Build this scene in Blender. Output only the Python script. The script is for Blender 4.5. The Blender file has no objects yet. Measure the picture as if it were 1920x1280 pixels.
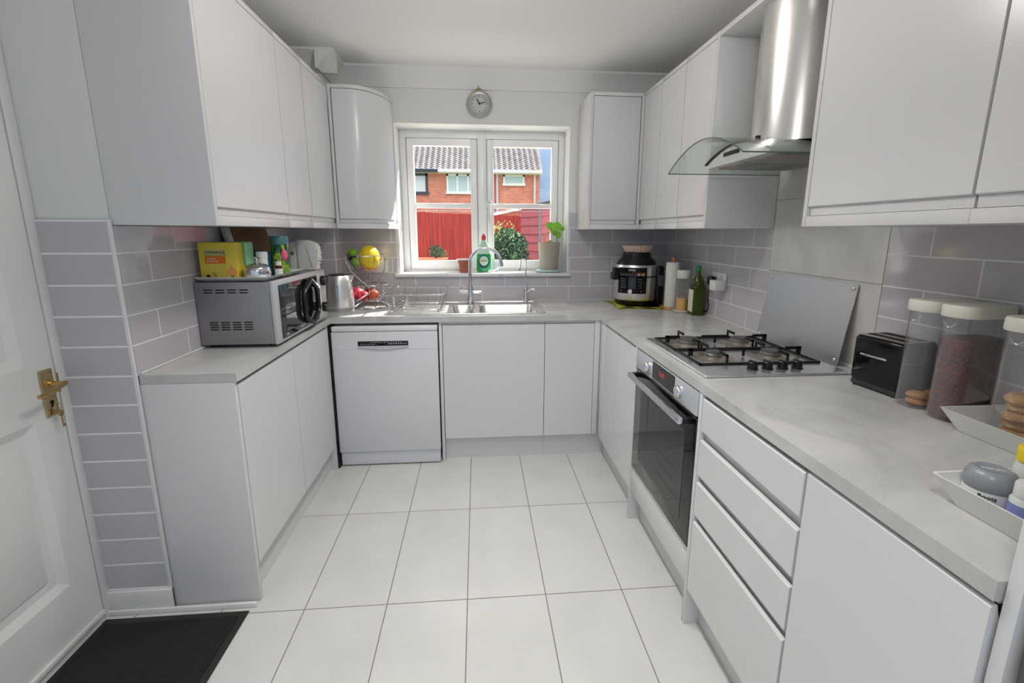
import bpy, bmesh, math, random
from mathutils import Vector, Matrix
random.seed(7)
S = bpy.context.scene
COL = S.collection
PI = math.pi
# ------------------------------------------------------------------ camera
CAM = Vector((1.154, -3.2754, 1.3807))
yaw, pitch, roll = 0.0862, -0.2021, 0.0025
F = Vector((math.sin(yaw)*math.cos(pitch), math.cos(yaw)*math.cos(pitch), math.sin(pitch)))
R0 = Vector((math.cos(yaw), -math.sin(yaw), 0)); U0 = R0.cross(F)
Rv = R0*math.cos(roll)+U0*math.sin(roll); Uv = -R0*math.sin(roll)+U0*math.cos(roll)
cd = bpy.data.cameras.new('camera'); cam = bpy.data.objects.new('camera', cd); COL.objects.link(cam)
cam.matrix_world = Matrix(((Rv.x, Uv.x, -F.x, CAM.x), (Rv.y, Uv.y, -F.y, CAM.y), (Rv.z, Uv.z, -F.z, CAM.z), (0, 0, 0, 1)))
cd.sensor_width = 36; cd.lens = 874.15/1920*36
cd.shift_x = -10.97/1920; cd.shift_y = -25.73/1920
cd.clip_start = 0.05; cd.clip_end = 200
S.camera = cam
# ------------------------------------------------------------------ colour management
S.view_settings.view_transform = 'Standard'; S.view_settings.look = 'None'
S.view_settings.gamma = 1; S.view_settings.use_curve_mapping = False
S.view_settings.exposure = 0.0
# ------------------------------------------------------------------ sky
W = bpy.data.worlds.new('sky'); S.world = W; W.use_nodes = True
wn = W.node_tree; wn.nodes.clear()
wo = wn.nodes.new('ShaderNodeOutputWorld'); bg = wn.nodes.new('ShaderNodeBackground')
tc = wn.nodes.new('ShaderNodeTexCoord'); ns = wn.nodes.new('ShaderNodeTexNoise')
ns.inputs['Scale'].default_value = 4.5; ns.inputs['Detail'].default_value = 6; ns.inputs['Roughness'].default_value = .55
cr = wn.nodes.new('ShaderNodeValToRGB')
cr.color_ramp.elements[0].position = .47; cr.color_ramp.elements[0].color = (.17, .33, .56, 1)
cr.color_ramp.elements[1].position = .66; cr.color_ramp.elements[1].color = (.63, .61, .59, 1)
wn.links.new(tc.outputs['Generated'], ns.inputs['Vector']); sz = wn.nodes.new('ShaderNodeSeparateXYZ'); up = wn.nodes.new('ShaderNodeMapRange'); ad = wn.nodes.new('ShaderNodeMath'); ad.operation = 'ADD'   # more cloud higher up
up.inputs['From Min'].default_value = .25; up.inputs['From Max'].default_value = .6; up.inputs['To Max'].default_value = .3
wn.links.new(tc.outputs['Generated'], sz.inputs[0]); wn.links.new(sz.outputs['Z'], up.inputs[0]); wn.links.new(ns.outputs['Fac'], ad.inputs[0]); wn.links.new(up.outputs[0], ad.inputs[1]); wn.links.new(ad.outputs[0], cr.inputs['Fac'])
wn.links.new(cr.outputs['Color'], bg.inputs['Color']); wn.links.new(bg.outputs['Background'], wo.inputs['Surface'])
sx = wn.nodes.new('ShaderNodeSeparateXYZ'); mr = wn.nodes.new('ShaderNodeMapRange')      # clouds overhead brighter than the horizon
mr.inputs['From Min'].default_value = .12; mr.inputs['From Max'].default_value = .75; mr.inputs['To Min'].default_value = 1.4; mr.inputs['To Max'].default_value = 5.0
wn.links.new(tc.outputs['Generated'], sx.inputs[0]); wn.links.new(sx.outputs['Z'], mr.inputs[0]); wn.links.new(mr.outputs[0], bg.inputs['Strength'])
# ------------------------------------------------------------------ sun (from the right, beyond the window)
sd = bpy.data.lights.new('sun', 'SUN'); sd.energy = 14.0; sd.angle = .012; sd.color = (1, .97, .92)
sun = bpy.data.objects.new('sun', sd); COL.objects.link(sun)
to_sun = Vector((1.2, 1.0, 1.3)).normalized()
sun.rotation_euler = (-to_sun).to_track_quat('-Z', 'Y').to_euler()
FILL_LAMP_W = (12.5, 10.0); FILL_DOWN_W = 4.6  # watts of the added fill lights

# ------------------------------------------------------------------ helpers
def lin(c):
    return tuple((x/12.92 if x <= .04045 else ((x+.055)/1.055)**2.4) for x in [v/255 for v in c])
MATS = {}
def mat(name, rgb, rough=.5, metal=0, spec=.5, trans=0, ior=1.45, emit=0, noise=0, nscale=20, bump=0, bscale=60, coat=0, aniso=0):
    if name in MATS: return MATS[name]
    m = bpy.data.materials.new(name); m.use_nodes = True; n = m.node_tree; b = n.nodes['Principled BSDF']
    c = lin(rgb)
    b.inputs['Base Color'].default_value = (*c, 1); b.inputs['Roughness'].default_value = rough
    b.inputs['Metallic'].default_value = metal; b.inputs['Specular IOR Level'].default_value = spec
    b.inputs['Transmission Weight'].default_value = trans; b.inputs['IOR'].default_value = ior
    b.inputs['Coat Weight'].default_value = coat
    if aniso: b.inputs['Anisotropic'].default_value = aniso
    if emit:
        b.inputs['Emission Color'].default_value = (*c, 1); b.inputs['Emission Strength'].default_value = emit
    if noise or bump:
        t = n.nodes.new('ShaderNodeTexCoord')
    if noise:
        x = n.nodes.new('ShaderNodeTexNoise'); x.inputs['Scale'].default_value = nscale; x.inputs['Detail'].default_value = 5
        r = n.nodes.new('ShaderNodeValToRGB'); k = noise
        r.color_ramp.elements[0].position = .3; r.color_ramp.elements[1].position = .7
        r.color_ramp.elements[0].color = (*[v*(1-k) for v in c], 1); r.color_ramp.elements[1].color = (*[min(1, v*(1+k)) for v in c], 1)
        n.links.new(t.outputs['Object'], x.inputs['Vector']); n.links.new(x.outputs['Fac'], r.inputs['Fac']); n.links.new(r.outputs['Color'], b.inputs['Base Color'])
    if bump:
        y = n.nodes.new('ShaderNodeTexNoise'); y.inputs['Scale'].default_value = bscale; y.inputs['Detail'].default_value = 3
        z = n.nodes.new('ShaderNodeBump'); z.inputs['Strength'].default_value = bump; z.inputs['Distance'].default_value = .002
        n.links.new(t.outputs['Object'], y.inputs['Vector']); n.links.new(y.outputs['Fac'], z.inputs['Height']); n.links.new(z.outputs['Normal'], b.inputs['Normal'])
    MATS[name] = m; return m

def tile_mat(name, axis, w, h, off, c1, c2, grout, rough=.08, mortar=.005, boff=.5, noise=0, nscale=3, bumpd=.0015, freq=2):
    """brick-pattern tiles in metres: axis 'x' (x,z), 'y' (y,z) or 'f' (x,y)"""
    m = bpy.data.materials.new(name); m.use_nodes = True; n = m.node_tree; b = n.nodes['Principled BSDF']
    t = n.nodes.new('ShaderNodeNewGeometry'); s = n.nodes.new('ShaderNodeSeparateXYZ'); cmb = n.nodes.new('ShaderNodeCombineXYZ')
    n.links.new(t.outputs['Position'], s.inputs[0])
    a, bb = {'x': ('X', 'Z'), 'y': ('Y', 'Z'), 'f': ('X', 'Y')}[axis]
    for i, (k, o) in enumerate(((a, off[0]), (bb, off[1]))):
        q = n.nodes.new('ShaderNodeMath'); q.operation = 'SUBTRACT'; q.inputs[1].default_value = o - 40*(w if i == 0 else h*2)
        n.links.new(s.outputs[k], q.inputs[0]); n.links.new(q.outputs[0], cmb.inputs[i])
    br = n.nodes.new('ShaderNodeTexBrick'); br.offset = boff; br.offset_frequency = freq; br.squash = 1
    br.inputs['Scale'].default_value = 1; br.inputs['Brick Width'].default_value = w; br.inputs['Row Height'].default_value = h
    br.inputs['Mortar Size'].default_value = mortar/2; br.inputs['Mortar Smooth'].default_value = .15; br.inputs['Bias'].default_value = 0
    br.inputs['Color1'].default_value = (*lin(c1), 1); br.inputs['Color2'].default_value = (*lin(c2), 1); br.inputs['Mortar'].default_value = (*lin(grout), 1)
    n.links.new(cmb.outputs[0], br.inputs['Vector'])
    src = br.outputs['Color']
    if noise:
        x = n.nodes.new('ShaderNodeTexNoise'); x.inputs['Scale'].default_value = nscale; x.inputs['Detail'].default_value = 8
        mp = n.nodes.new('ShaderNodeMapRange'); mp.inputs['From Min'].default_value = .3; mp.inputs['From Max'].default_value = .7
        mp.inputs['To Min'].default_value = 1-noise; mp.inputs['To Max'].default_value = 1+noise*.4
        mx = n.nodes.new('ShaderNodeMix'); mx.data_type = 'RGBA'; mx.blend_type = 'MULTIPLY'; mx.inputs[0].default_value = 1
        n.links.new(t.outputs['Position'], x.inputs['Vector']); n.links.new(x.outputs['Fac'], mp.inputs[0])
        n.links.new(src, mx.inputs[6]); n.links.new(mp.outputs[0], mx.inputs[7]); src = mx.outputs[2]
    n.links.new(src, b.inputs['Base Color'])
    b.inputs['Roughness'].default_value = rough
    rr = n.nodes.new('ShaderNodeMapRange'); rr.inputs['To Min'].default_value = rough; rr.inputs['To Max'].default_value = .75
    n.links.new(br.outputs['Fac'], rr.inputs[0]); n.links.new(rr.outputs[0], b.inputs['Roughness'])
    inv = n.nodes.new('ShaderNodeMath'); inv.operation = 'SUBTRACT'; inv.inputs[0].default_value = 1; n.links.new(br.outputs['Fac'], inv.inputs[1])
    bp = n.nodes.new('ShaderNodeBump'); bp.inputs['Strength'].default_value = .6; bp.inputs['Distance'].default_value = bumpd
    n.links.new(inv.outputs[0], bp.inputs['Height']); n.links.new(bp.outputs['Normal'], b.inputs['Normal'])
    MATS[name] = m; return m

def glass_mat(name, tint=(255, 255, 255), rough=0.0, refl=1.0, body=0.0, bodycol=(220, 240, 235), power=4.0):
    """thin clear sheet: see-through with fresnel reflection"""
    m = bpy.data.materials.new(name); m.use_nodes = True; n = m.node_tree; n.nodes.clear()
    o = n.nodes.new('ShaderNodeOutputMaterial'); tr = n.nodes.new('ShaderNodeBsdfTransparent'); tr.inputs[0].default_value = (*lin(tint), 1)
    g = n.nodes.new('ShaderNodeBsdfGlossy'); g.inputs['Roughness'].default_value = rough
    fr = n.nodes.new('ShaderNodeLayerWeight'); fr.inputs[0].default_value = .5
    pw = n.nodes.new('ShaderNodeMath'); pw.operation = 'POWER'; pw.inputs[1].default_value = power; n.links.new(fr.outputs['Facing'], pw.inputs[0])
    mu = n.nodes.new('ShaderNodeMath'); mu.operation = 'MULTIPLY_ADD'; mu.inputs[1].default_value = refl*.9; mu.inputs[2].default_value = .04*refl; n.links.new(pw.outputs[0], mu.inputs[0])
    mx = n.nodes.new('ShaderNodeMixShader'); n.links.new(mu.outputs[0], mx.inputs[0]); n.links.new(g.outputs[0], mx.inputs[2])
    if body:
        df = n.nodes.new('ShaderNodeBsdfDiffuse'); df.inputs[0].default_value = (*lin(bodycol), 1)
        m2 = n.nodes.new('ShaderNodeMixShader'); m2.inputs[0].default_value = body
        n.links.new(tr.outputs[0], m2.inputs[1]); n.links.new(df.outputs[0], m2.inputs[2]); n.links.new(m2.outputs[0], mx.inputs[1])
    else: n.links.new(tr.outputs[0], mx.inputs[1])
    n.links.new(mx.outputs[0], o.inputs[0]); MATS[name] = m; return m

def B(): return bmesh.new()
def box(bm, x0, y0, z0, x1, y1, z1, bev=0, seg=2):
    t = bmesh.new(); bmesh.ops.create_cube(t, size=1)
    for v in t.verts: v.co = Vector(((x0+x1)/2+v.co.x*(x1-x0), (y0+y1)/2+v.co.y*(y1-y0), (z0+z1)/2+v.co.z*(z1-z0)))
    if bev:
        bmesh.ops.bevel(t, geom=list(t.edges), offset=min(bev, .49*min(abs(x1-x0), abs(y1-y0), abs(z1-z0))), segments=seg, affect='EDGES', profile=.5)
    merge(bm, t)
def merge(bm, t, M=None):
    if M is not None: bmesh.ops.transform(t, matrix=M, verts=t.verts)
    bmesh.ops.recalc_face_normals(t, faces=t.faces)
    me = bpy.data.meshes.new('tmp'); t.to_mesh(me); t.free(); bm.from_mesh(me); bpy.data.meshes.remove(me)
def cyl(bm, p0, p1, r0, r1=None, seg=24, cap=True):
    r1 = r0 if r1 is None else r1; p0 = Vector(p0); p1 = Vector(p1); d = p1-p0
    t = bmesh.new(); bmesh.ops.create_cone(t, cap_ends=cap, segments=seg, radius1=max(r0, 1e-5), radius2=max(r1, 1e-5), depth=d.length)
    M = Matrix.Translation((p0+p1)/2) @ d.to_track_quat('Z', 'Y').to_matrix().to_4x4()
    merge(bm, t, M)
def lathe(bm, prof, c=(0, 0, 0), seg=32, sx=1, sy=1, M=None):
    t = bmesh.new(); rings = []
    for r, z in prof:
        if r < 1e-6: rings.append([t.verts.new((0, 0, z))])
        else: rings.append([t.verts.new((r*sx*math.cos(2*PI*i/seg), r*sy*math.sin(2*PI*i/seg), z)) for i in range(seg)])
    for a, b in zip(rings, rings[1:]):
        for i in range(seg):
            j = (i+1) % seg
            if len(a) == 1 and len(b) == 1: continue
            if len(a) == 1: t.faces.new((a[0], b[i], b[j]))
            elif len(b) == 1: t.faces.new((a[i], b[0], a[j]))
            else: t.faces.new((a[i], b[i], b[j], a[j]))
    merge(bm, t, (M if M is not None else Matrix.Translation(c)))
def tube(bm, pts, r, seg=8, closed=False, rs=None):
    pts = [Vector(p) for p in pts]; n = len(pts); rings = []; t = bmesh.new(); up = None
    for i, p in enumerate(pts):
        a = pts[(i-1) % n] if (closed or i > 0) else p; b = pts[(i+1) % n] if (closed or i < n-1) else p
        d = (b-a).normalized()
        if up is None:
            up = Vector((0, 0, 1)) if abs(d.z) < .9 else Vector((1, 0, 0))
        s = d.cross(up)
        if s.length < 1e-4: s = d.orthogonal()
        s.normalize(); up = s.cross(d).normalized()
        rr = rs[i] if rs else r
        rings.append([t.verts.new(p+(s*math.cos(2*PI*k/seg)+up*math.sin(2*PI*k/seg))*rr) for k in range(seg)])
    for i in range(n if closed else n-1):
        a = rings[i]; b = rings[(i+1) % n]
        for k in range(seg): t.faces.new((a[k], a[(k+1) % seg], b[(k+1) % seg], b[k]))
    if not closed: t.faces.new(rings[0]); t.faces.new(rings[-1])
    merge(bm, t)
def prism(bm, poly, axis, a, b, bev=0):
    """poly in the plane normal to axis: 'x'->(y,z) 'y'->(x,z) 'z'->(x,y)"""
    t = bmesh.new()
    f = {'x': lambda p, q: (q, p[0], p[1]), 'y': lambda p, q: (p[0], q, p[1]), 'z': lambda p, q: (p[0], p[1], q)}[axis]
    va = [t.verts.new(f(p, a)) for p in poly]; vb = [t.verts.new(f(p, b)) for p in poly]; n = len(poly)
    t.faces.new(va); t.faces.new(vb)
    for i in range(n): t.faces.new((va[i], va[(i+1) % n], vb[(i+1) % n], vb[i]))
    if bev: bmesh.ops.bevel(t, geom=list(t.edges), offset=bev, segments=2, affect='EDGES')
    merge(bm, t)
def ball(bm, c, r, sx=1, sy=1, sz=1, seg=20):
    t = bmesh.new(); bmesh.ops.create_uvsphere(t, u_segments=seg, v_segments=seg//2+2, radius=r)
    merge(bm, t, Matrix.Translation(c) @ Matrix.Diagonal((sx, sy, sz, 1)))
def arc(c, r, a0, a1, n, plane='xz'):
    o = []
    for i in range(n+1):
        a = math.radians(a0+(a1-a0)*i/n); p, q = r*math.cos(a), r*math.sin(a)
        o.append({'xz': (c[0]+p, c[1], c[2]+q), 'yz': (c[0], c[1]+p, c[2]+q), 'xy': (c[0]+p, c[1]+q, c[2])}[plane])
    return o
def obj(name, bm, m, parent=None, world=True, smooth=35):
    me = bpy.data.meshes.new(name)
    if parent is not None and world:
        L = root_of(parent)
        bmesh.ops.transform(bm, matrix=L.matrix_basis.inverted(), verts=bm.verts)
    bm.to_mesh(me); bm.free()
    if smooth:
        for p in me.polygons: p.use_smooth = True
        me.set_sharp_from_angle(angle=math.radians(smooth))
    me.materials.append(m)
    o = bpy.data.objects.new(name, me); COL.objects.link(o)
    if parent is not None: o.parent = parent
    return o
def root_of(o):
    while o.parent is not None: o = o.parent
    return o
def tag(o, label, cat, group=None, kind=None):
    if label: o['label'] = label
    if cat: o['category'] = cat
    if group: o['group'] = group
    if kind: o['kind'] = kind
    return o
def thing(name, label, cat, loc=(0, 0, 0), rotz=0, group=None):
    o = bpy.data.objects.new(name, None); COL.objects.link(o); o.empty_display_size = .05
    o.location = loc; o.rotation_euler = (0, 0, rotz)
    o.matrix_basis = Matrix.Translation(loc) @ Matrix.Rotation(rotz, 4, 'Z')
    return tag(o, label, cat, group)
def struct(name, bm, m, label=None, cat=None, smooth=35):
    o = obj(name, bm, m, None, smooth=smooth); o['kind'] = 'structure'
    if label: o['label'] = label
    if cat: o['category'] = cat
    return o
def text(name, s, size, org, right, up, m, parent, ext=.0004, align='CENTER', squash=1):
    cu = bpy.data.curves.new('t', 'FONT'); cu.body = s; cu.size = size; cu.extrude = ext; cu.align_x = align; cu.align_y = 'CENTER'
    o = bpy.data.objects.new('t', cu); COL.objects.link(o)
    dg = bpy.context.evaluated_depsgraph_get(); me = bpy.data.meshes.new_from_object(o.evaluated_get(dg))
    bpy.data.objects.remove(o); bpy.data.curves.remove(cu)
    r = Vector(right).normalized(); u = Vector(up); u = (u-r*u.dot(r)).normalized(); nn = r.cross(u)
    M = Matrix(((r.x*squash, u.x, nn.x, org[0]), (r.y*squash, u.y, nn.y, org[1]), (r.z*squash, u.z, nn.z, org[2]), (0, 0, 0, 1)))
    bm = bmesh.new(); bm.from_mesh(me); bpy.data.meshes.remove(me)
    bmesh.ops.transform(bm, matrix=M, verts=bm.verts)
    return obj(name, bm, m, parent, smooth=0)

# ------------------------------------------------------------------ materials
WALL = mat('wall_paint', (226, 226, 224), .7, bump=.05, bscale=300)
CEIL = mat('ceiling_paint', (232, 231, 229), .8)
UNIT = mat('satin_white_door', (216, 216, 217), .22, spec=.45)
CARC = mat('white_carcass', (214, 214, 215), .35)
GLOSSW = mat('gloss_white', (228, 228, 230), .12)
PLW = mat('white_plastic', (222, 222, 220), .3)
UPVC = mat('white_window_frame', (246, 246, 245), .25)
DOORP = mat('white_door_paint', (222, 223, 221), .4)
STEEL = mat('brushed_steel', (222, 221, 219), .30, 1, noise=.04, nscale=6)
HOODS = mat('satin_steel', (226, 224, 221), .27, 1)
CHROME = mat('chrome', (225, 226, 228), .06, 1)
WIRE = mat('wire_steel', (205, 205, 206), .18, 1)
BLK = mat('black_plastic', (16, 16, 18), .28)
BLKG = mat('black_gloss', (8, 8, 9), .04)
IRON = mat('cast_iron', (14, 14, 15), .5)
DARK = mat('dark_void', (18, 17, 17), .8)
BRASS = mat('aged_brass', (196, 168, 112), .22, 1)
BRASSL = mat('pale_brass', (196, 178, 136), .3, 1)
GREYP = mat('silver_grey_metal', (150, 150, 152), .38, .55)
LGREY = mat('light_grey_plastic', (190, 191, 194), .3, .2)
CLEAR = glass_mat('clear_glass', refl=.35)
JAR = glass_mat('clear_plastic', (250, 251, 252), .05, .85, .09, (235, 238, 242), power=1.9)
HGLASS = glass_mat('tinted_hood_glass', (246, 250, 248), .0, .7, .05, (205, 218, 212))
GEDGE = mat('green_glass_edge', (78, 92, 88), .15)
T1, T2, TG = (190, 186, 191), (195, 191, 196), (236, 235, 236)
TPX = tile_mat('grey_tiles_back', 'x', .3055, .1015, (1.187-.1528, .905), T1, T2, TG)
TPY = tile_mat('grey_tiles_side', 'y', .305, .1015, (-.914, .905), T1, T2, TG)
TPYL = tile_mat('grey_tiles_left', 'y', .305, .1015, (-1.520, .905), T1, T2, TG)
TST = tile_mat('grey_tiles_return', 'x', 4.0, .1015, (-3.0, -.0085), T1, T2, (240, 239, 240), boff=0, mortar=.0065)
SPL = tile_mat('pale_stone_tiles', 'y', .615, .31, (-1.833, .592), (204, 202, 200), (208, 206, 203), (150, 148, 145), .2, .003, 0, .16, 7, .0008)
FLT = tile_mat('floor_tiles', 'f', .3025, .60, (.492, -1.12), (206, 206, 203), (210, 210, 207), (130, 128, 124), .22, .0042, 0, .05, 5, .0008)

def worktop_mat():
    m = bpy.data.materials.new('pale_concrete_laminate'); m.use_nodes = True; n = m.node_tree; b = n.nodes['Principled BSDF']
    t = n.nodes.new('ShaderNodeTexCoord'); a = n.nodes.new('ShaderNodeTexNoise'); a.inputs['Scale'].default_value = 4; a.inputs['Detail'].default_value = 8; a.inputs['Distortion'].default_value = 1.2
    r = n.nodes.new('ShaderNodeValToRGB'); e = r.color_ramp.elements
    e[0].position = .30; e[0].color = (*lin((180, 180, 178)), 1); e[1].position = .68; e[1].color = (*lin((203, 203, 201)), 1)
    v = n.nodes.new('ShaderNodeTexNoise'); v.inputs['Scale'].default_value = 5; v.inputs['Detail'].default_value = 4; v.inputs['Distortion'].default_value = 2.5
    k = n.nodes.new('ShaderNodeValToRGB'); q = k.color_ramp.elements
    q[0].position = .492; q[0].color = (1, 1, 1, 1); q[1].position = .508; q[1].color = (1, 1, 1, 1)
    w = q.new(.5); w.color = (.88, .87, .86, 1)
    mx = n.nodes.new('ShaderNodeMix'); mx.data_type = 'RGBA'; mx.blend_type = 'MULTIPLY'; mx.inputs[0].default_value = 1
    n.links.new(t.outputs['Object'], a.inputs['Vector']); n.links.new(t.outputs['Object'], v.inputs['Vector'])
    n.links.new(a.outputs['Fac'], r.inputs['Fac']); n.links.new(v.outputs['Fac'], k.inputs['Fac'])
    n.links.new(r.outputs['Color'], mx.inputs[6]); n.links.new(k.outputs['Color'], mx.inputs[7]); n.links.new(mx.outputs[2], b.inputs['Base Color'])
    b.inputs['Roughness'].default_value = .24; return m
WT = worktop_mat()
def speck_mat(name, base, speck, scale=260, th=.62, rough=.9):
    m = bpy.data.materials.new(name); m.use_nodes = True; n = m.node_tree; b = n.nodes['Principled BSDF']
    t = n.nodes.new('ShaderNodeTexCoord'); a = n.nodes.new('ShaderNodeTexNoise'); a.inputs['Scale'].default_value = scale; a.inputs['Detail'].default_value = 2
    r = n.nodes.new('ShaderNodeValToRGB'); e = r.color_ramp.elements
    e[0].position = th-.04; e[0].color = (*lin(base), 1); e[1].position = th+.04; e[1].color = (*lin(speck), 1)
    n.links.new(t.outputs['Object'], a.inputs['Vector']); n.links.new(a.outputs['Fac'], r.inputs['Fac']); n.links.new(r.outputs['Color'], b.inputs['Base Color'])
    z = n.nodes.new('ShaderNodeBump'); z.inputs['Strength'].default_value = .8; z.inputs['Distance'].default_value = .003
    n.links.new(a.outputs['Fac'], z.inputs['Height']); n.links.new(z.outputs['Normal'], b.inputs['Normal'])
    b.inputs['Roughness'].default_value = rough; return m

# ------------------------------------------------------------------ room shell
H = 2.386; XR = 2.507; YR = -4.7; XH = -.215; YS = -1.663
def room():
    b = B(); box(b, -.6, YR-.2, -.12, XR+.3, .30, 0); struct('floor', b, FLT, 'pale stone-look rectangular floor tiles with thin grey joints', 'floor')
    b = B(); box(b, -.6, YR-.2, H, XR+.3, .30, H+.1); struct('ceiling', b, CEIL, 'plain white ceiling', 'ceiling')
    # back wall with window hole x .627..1.785  z 1.10..2.07, 0.30 thick
    b = B(); box(b, -.3, 0, 0, .627, .30, H); box(b, 1.785, 0, 0, XR+.3, .30, H); box(b, .627, 0, 0, 1.785, .30, 1.078); box(b, .627, 0, 2.072, 1.785, .30, H)
    w = struct('wall_back', b, WALL, 'white wall with the window in it', 'wall')
    b = B(); box(b, .264, -.008, .904, .605, 0, 1.517); box(b, .605, -.008, .904, 1.793, 0, 1.082); box(b, 1.793, -.008, .904, XR, 0, 1.517)
    obj('wall_tiles', b, TPX, w)
    b = B(); box(b, -.3, YS+.001, 0, 0, 0, H); w = struct('wall_left', b, WALL, 'white wall behind the microwave, tiled below the wall units', 'wall')
    b = B(); box(b, 0, YS, .904, .008, 0, 1.398); obj('wall_tiles', b, TPYL, w)
    # return facing the camera
    b = B(); box(b, XH-.2, YS, 0, -.0008, YS+.1, H); w = struct('wall_return', b, WALL, 'short wall return beside the panelled door', 'wall')
    b = B(); box(b, XH, YS-.008, .088, 0.0, YS, 1.417); obj('wall_tiles', b, TST, w)
    b = B(); box(b, -.004, YS-.010, .0, .008, YS-.001, 1.417, .002); obj('tile_edge_strip', b, PLW, w)
    # boxed-in corner
    b = B(); box(b, 0, -.239, 0, .264, 0, H); w = struct('wall_corner', b, WALL, 'boxed-in corner beside the kettle', 'wall')
    b = B(); box(b, .0, -.247, .904, .272, -.239, 1.41); obj('wall_tiles', b, TPX, w)
    b = B(); box(b, .264, -.245, .904, .272, -.0, 1.41); obj('wall_tiles', b, TPY, w)
    b = B(); box(b, .267, -.250, .904, .275, -.242, 1.41, .002); obj('tile_edge_strip', b, PLW, w)
    b = B(); box(b, XR, YR-.2, 0, XR+.3, .0, H); w = struct('wall_right', b, WALL, 'wall behind the hob, grey tiles with a pale stone panel', 'wall')
    b = B(); box(b, XR-.008, -1.218, .904, XR, 0, 1.417); box(b, XR-.008, -2.772, .904, XR, -1.833, 1.417); obj('wall_tiles', b, TPY, w)
    b = B(); box(b, XR-.009, -1.833, .904, XR, -1.218, 2.17); obj('stone_tiles', b, SPL, w)
    # hall side wall with door, rear wall with an unseen glazed opening added for fill light
    b = B(); box(b, XH-.2, YR-.2, 0, XH, -2.62, H); box(b, XH-.2, -2.62, 2.06, XH, YS, H); box(b, XH-.2, -2.62, 0, XH-.05, YS, 2.06)
    struct('wall_hall', b, WALL, 'white wall around the panelled door', 'wall')
    b = B(); box(b, XH, YR-.2, 0, .2, YR, H); box(b, 2.2, YR-.2, 0, XR, YR, H); box(b, .2, YR-.2, 2.15, 2.2, YR, H)
    struct('wall_rear', b, WALL, 'wall behind the photographer', 'wall')
    b = B()
    for x in (.2, 1.175, 2.13): box(b, x, YR-.12, 0, x+.07, YR-.06, 2.15)
    box(b, .2, YR-.12, 2.08, 2.2, YR-.06, 2.15); box(b, .2, YR-.12, 0, 2.2, YR-.06, .08)
    w2 = struct('added_rear_opening', b, UPVC, 'added glazed opening letting in fill light behind the photographer', 'window')
    b = B(); box(b, .27, YR-.095, .08, 1.175, YR-.089, 2.08); box(b, 1.245, YR-.095, .08, 2.13, YR-.089, 2.08); obj('pane', b, CLEAR, w2)
    # coving
    prof = [(0, 0), (0, -.105), (.012, -.105), (.02, -.085), (.045, -.05), (.08, -.022), (.10, -.012), (.10, 0)]
    b = B(); prism(b, [(-p[0], H+p[1]) for p in prof], 'x', .264, XR); struct('trim_1', b, CEIL, 'white coving along the window wall', 'coving')
    b = B(); prism(b, [(p[0], H+p[1]) for p in prof], 'y', YS, -.239)
    prism(b, [(-.239-p[0], H+p[1]) for p in prof], 'x', 0, .36)
    prism(b, [(.264+p[0], H+p[1]) for p in prof], 'y', -.335, 0)
    struct('trim_2', b, CEIL, 'white coving stepping round the boxed-in corner', 'coving')
    b = B(); prism(b, [(XR-p[0], H+p[1]) for p in prof], 'y', -2.77, 0); struct('trim_3', b, CEIL, 'white coving above the right wall units', 'coving')
    # skirting
    b = B(); box(b, XH, YS-.02, 0.0, .008, YS-.0, .088, .003); box(b, XH, YS-.032, 0, .31, YS-.02, .02, .004)
    struct('baseboard_left', b, PLW, 'small white skirting below the tiled wall return', 'skirting board')
room()

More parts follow.
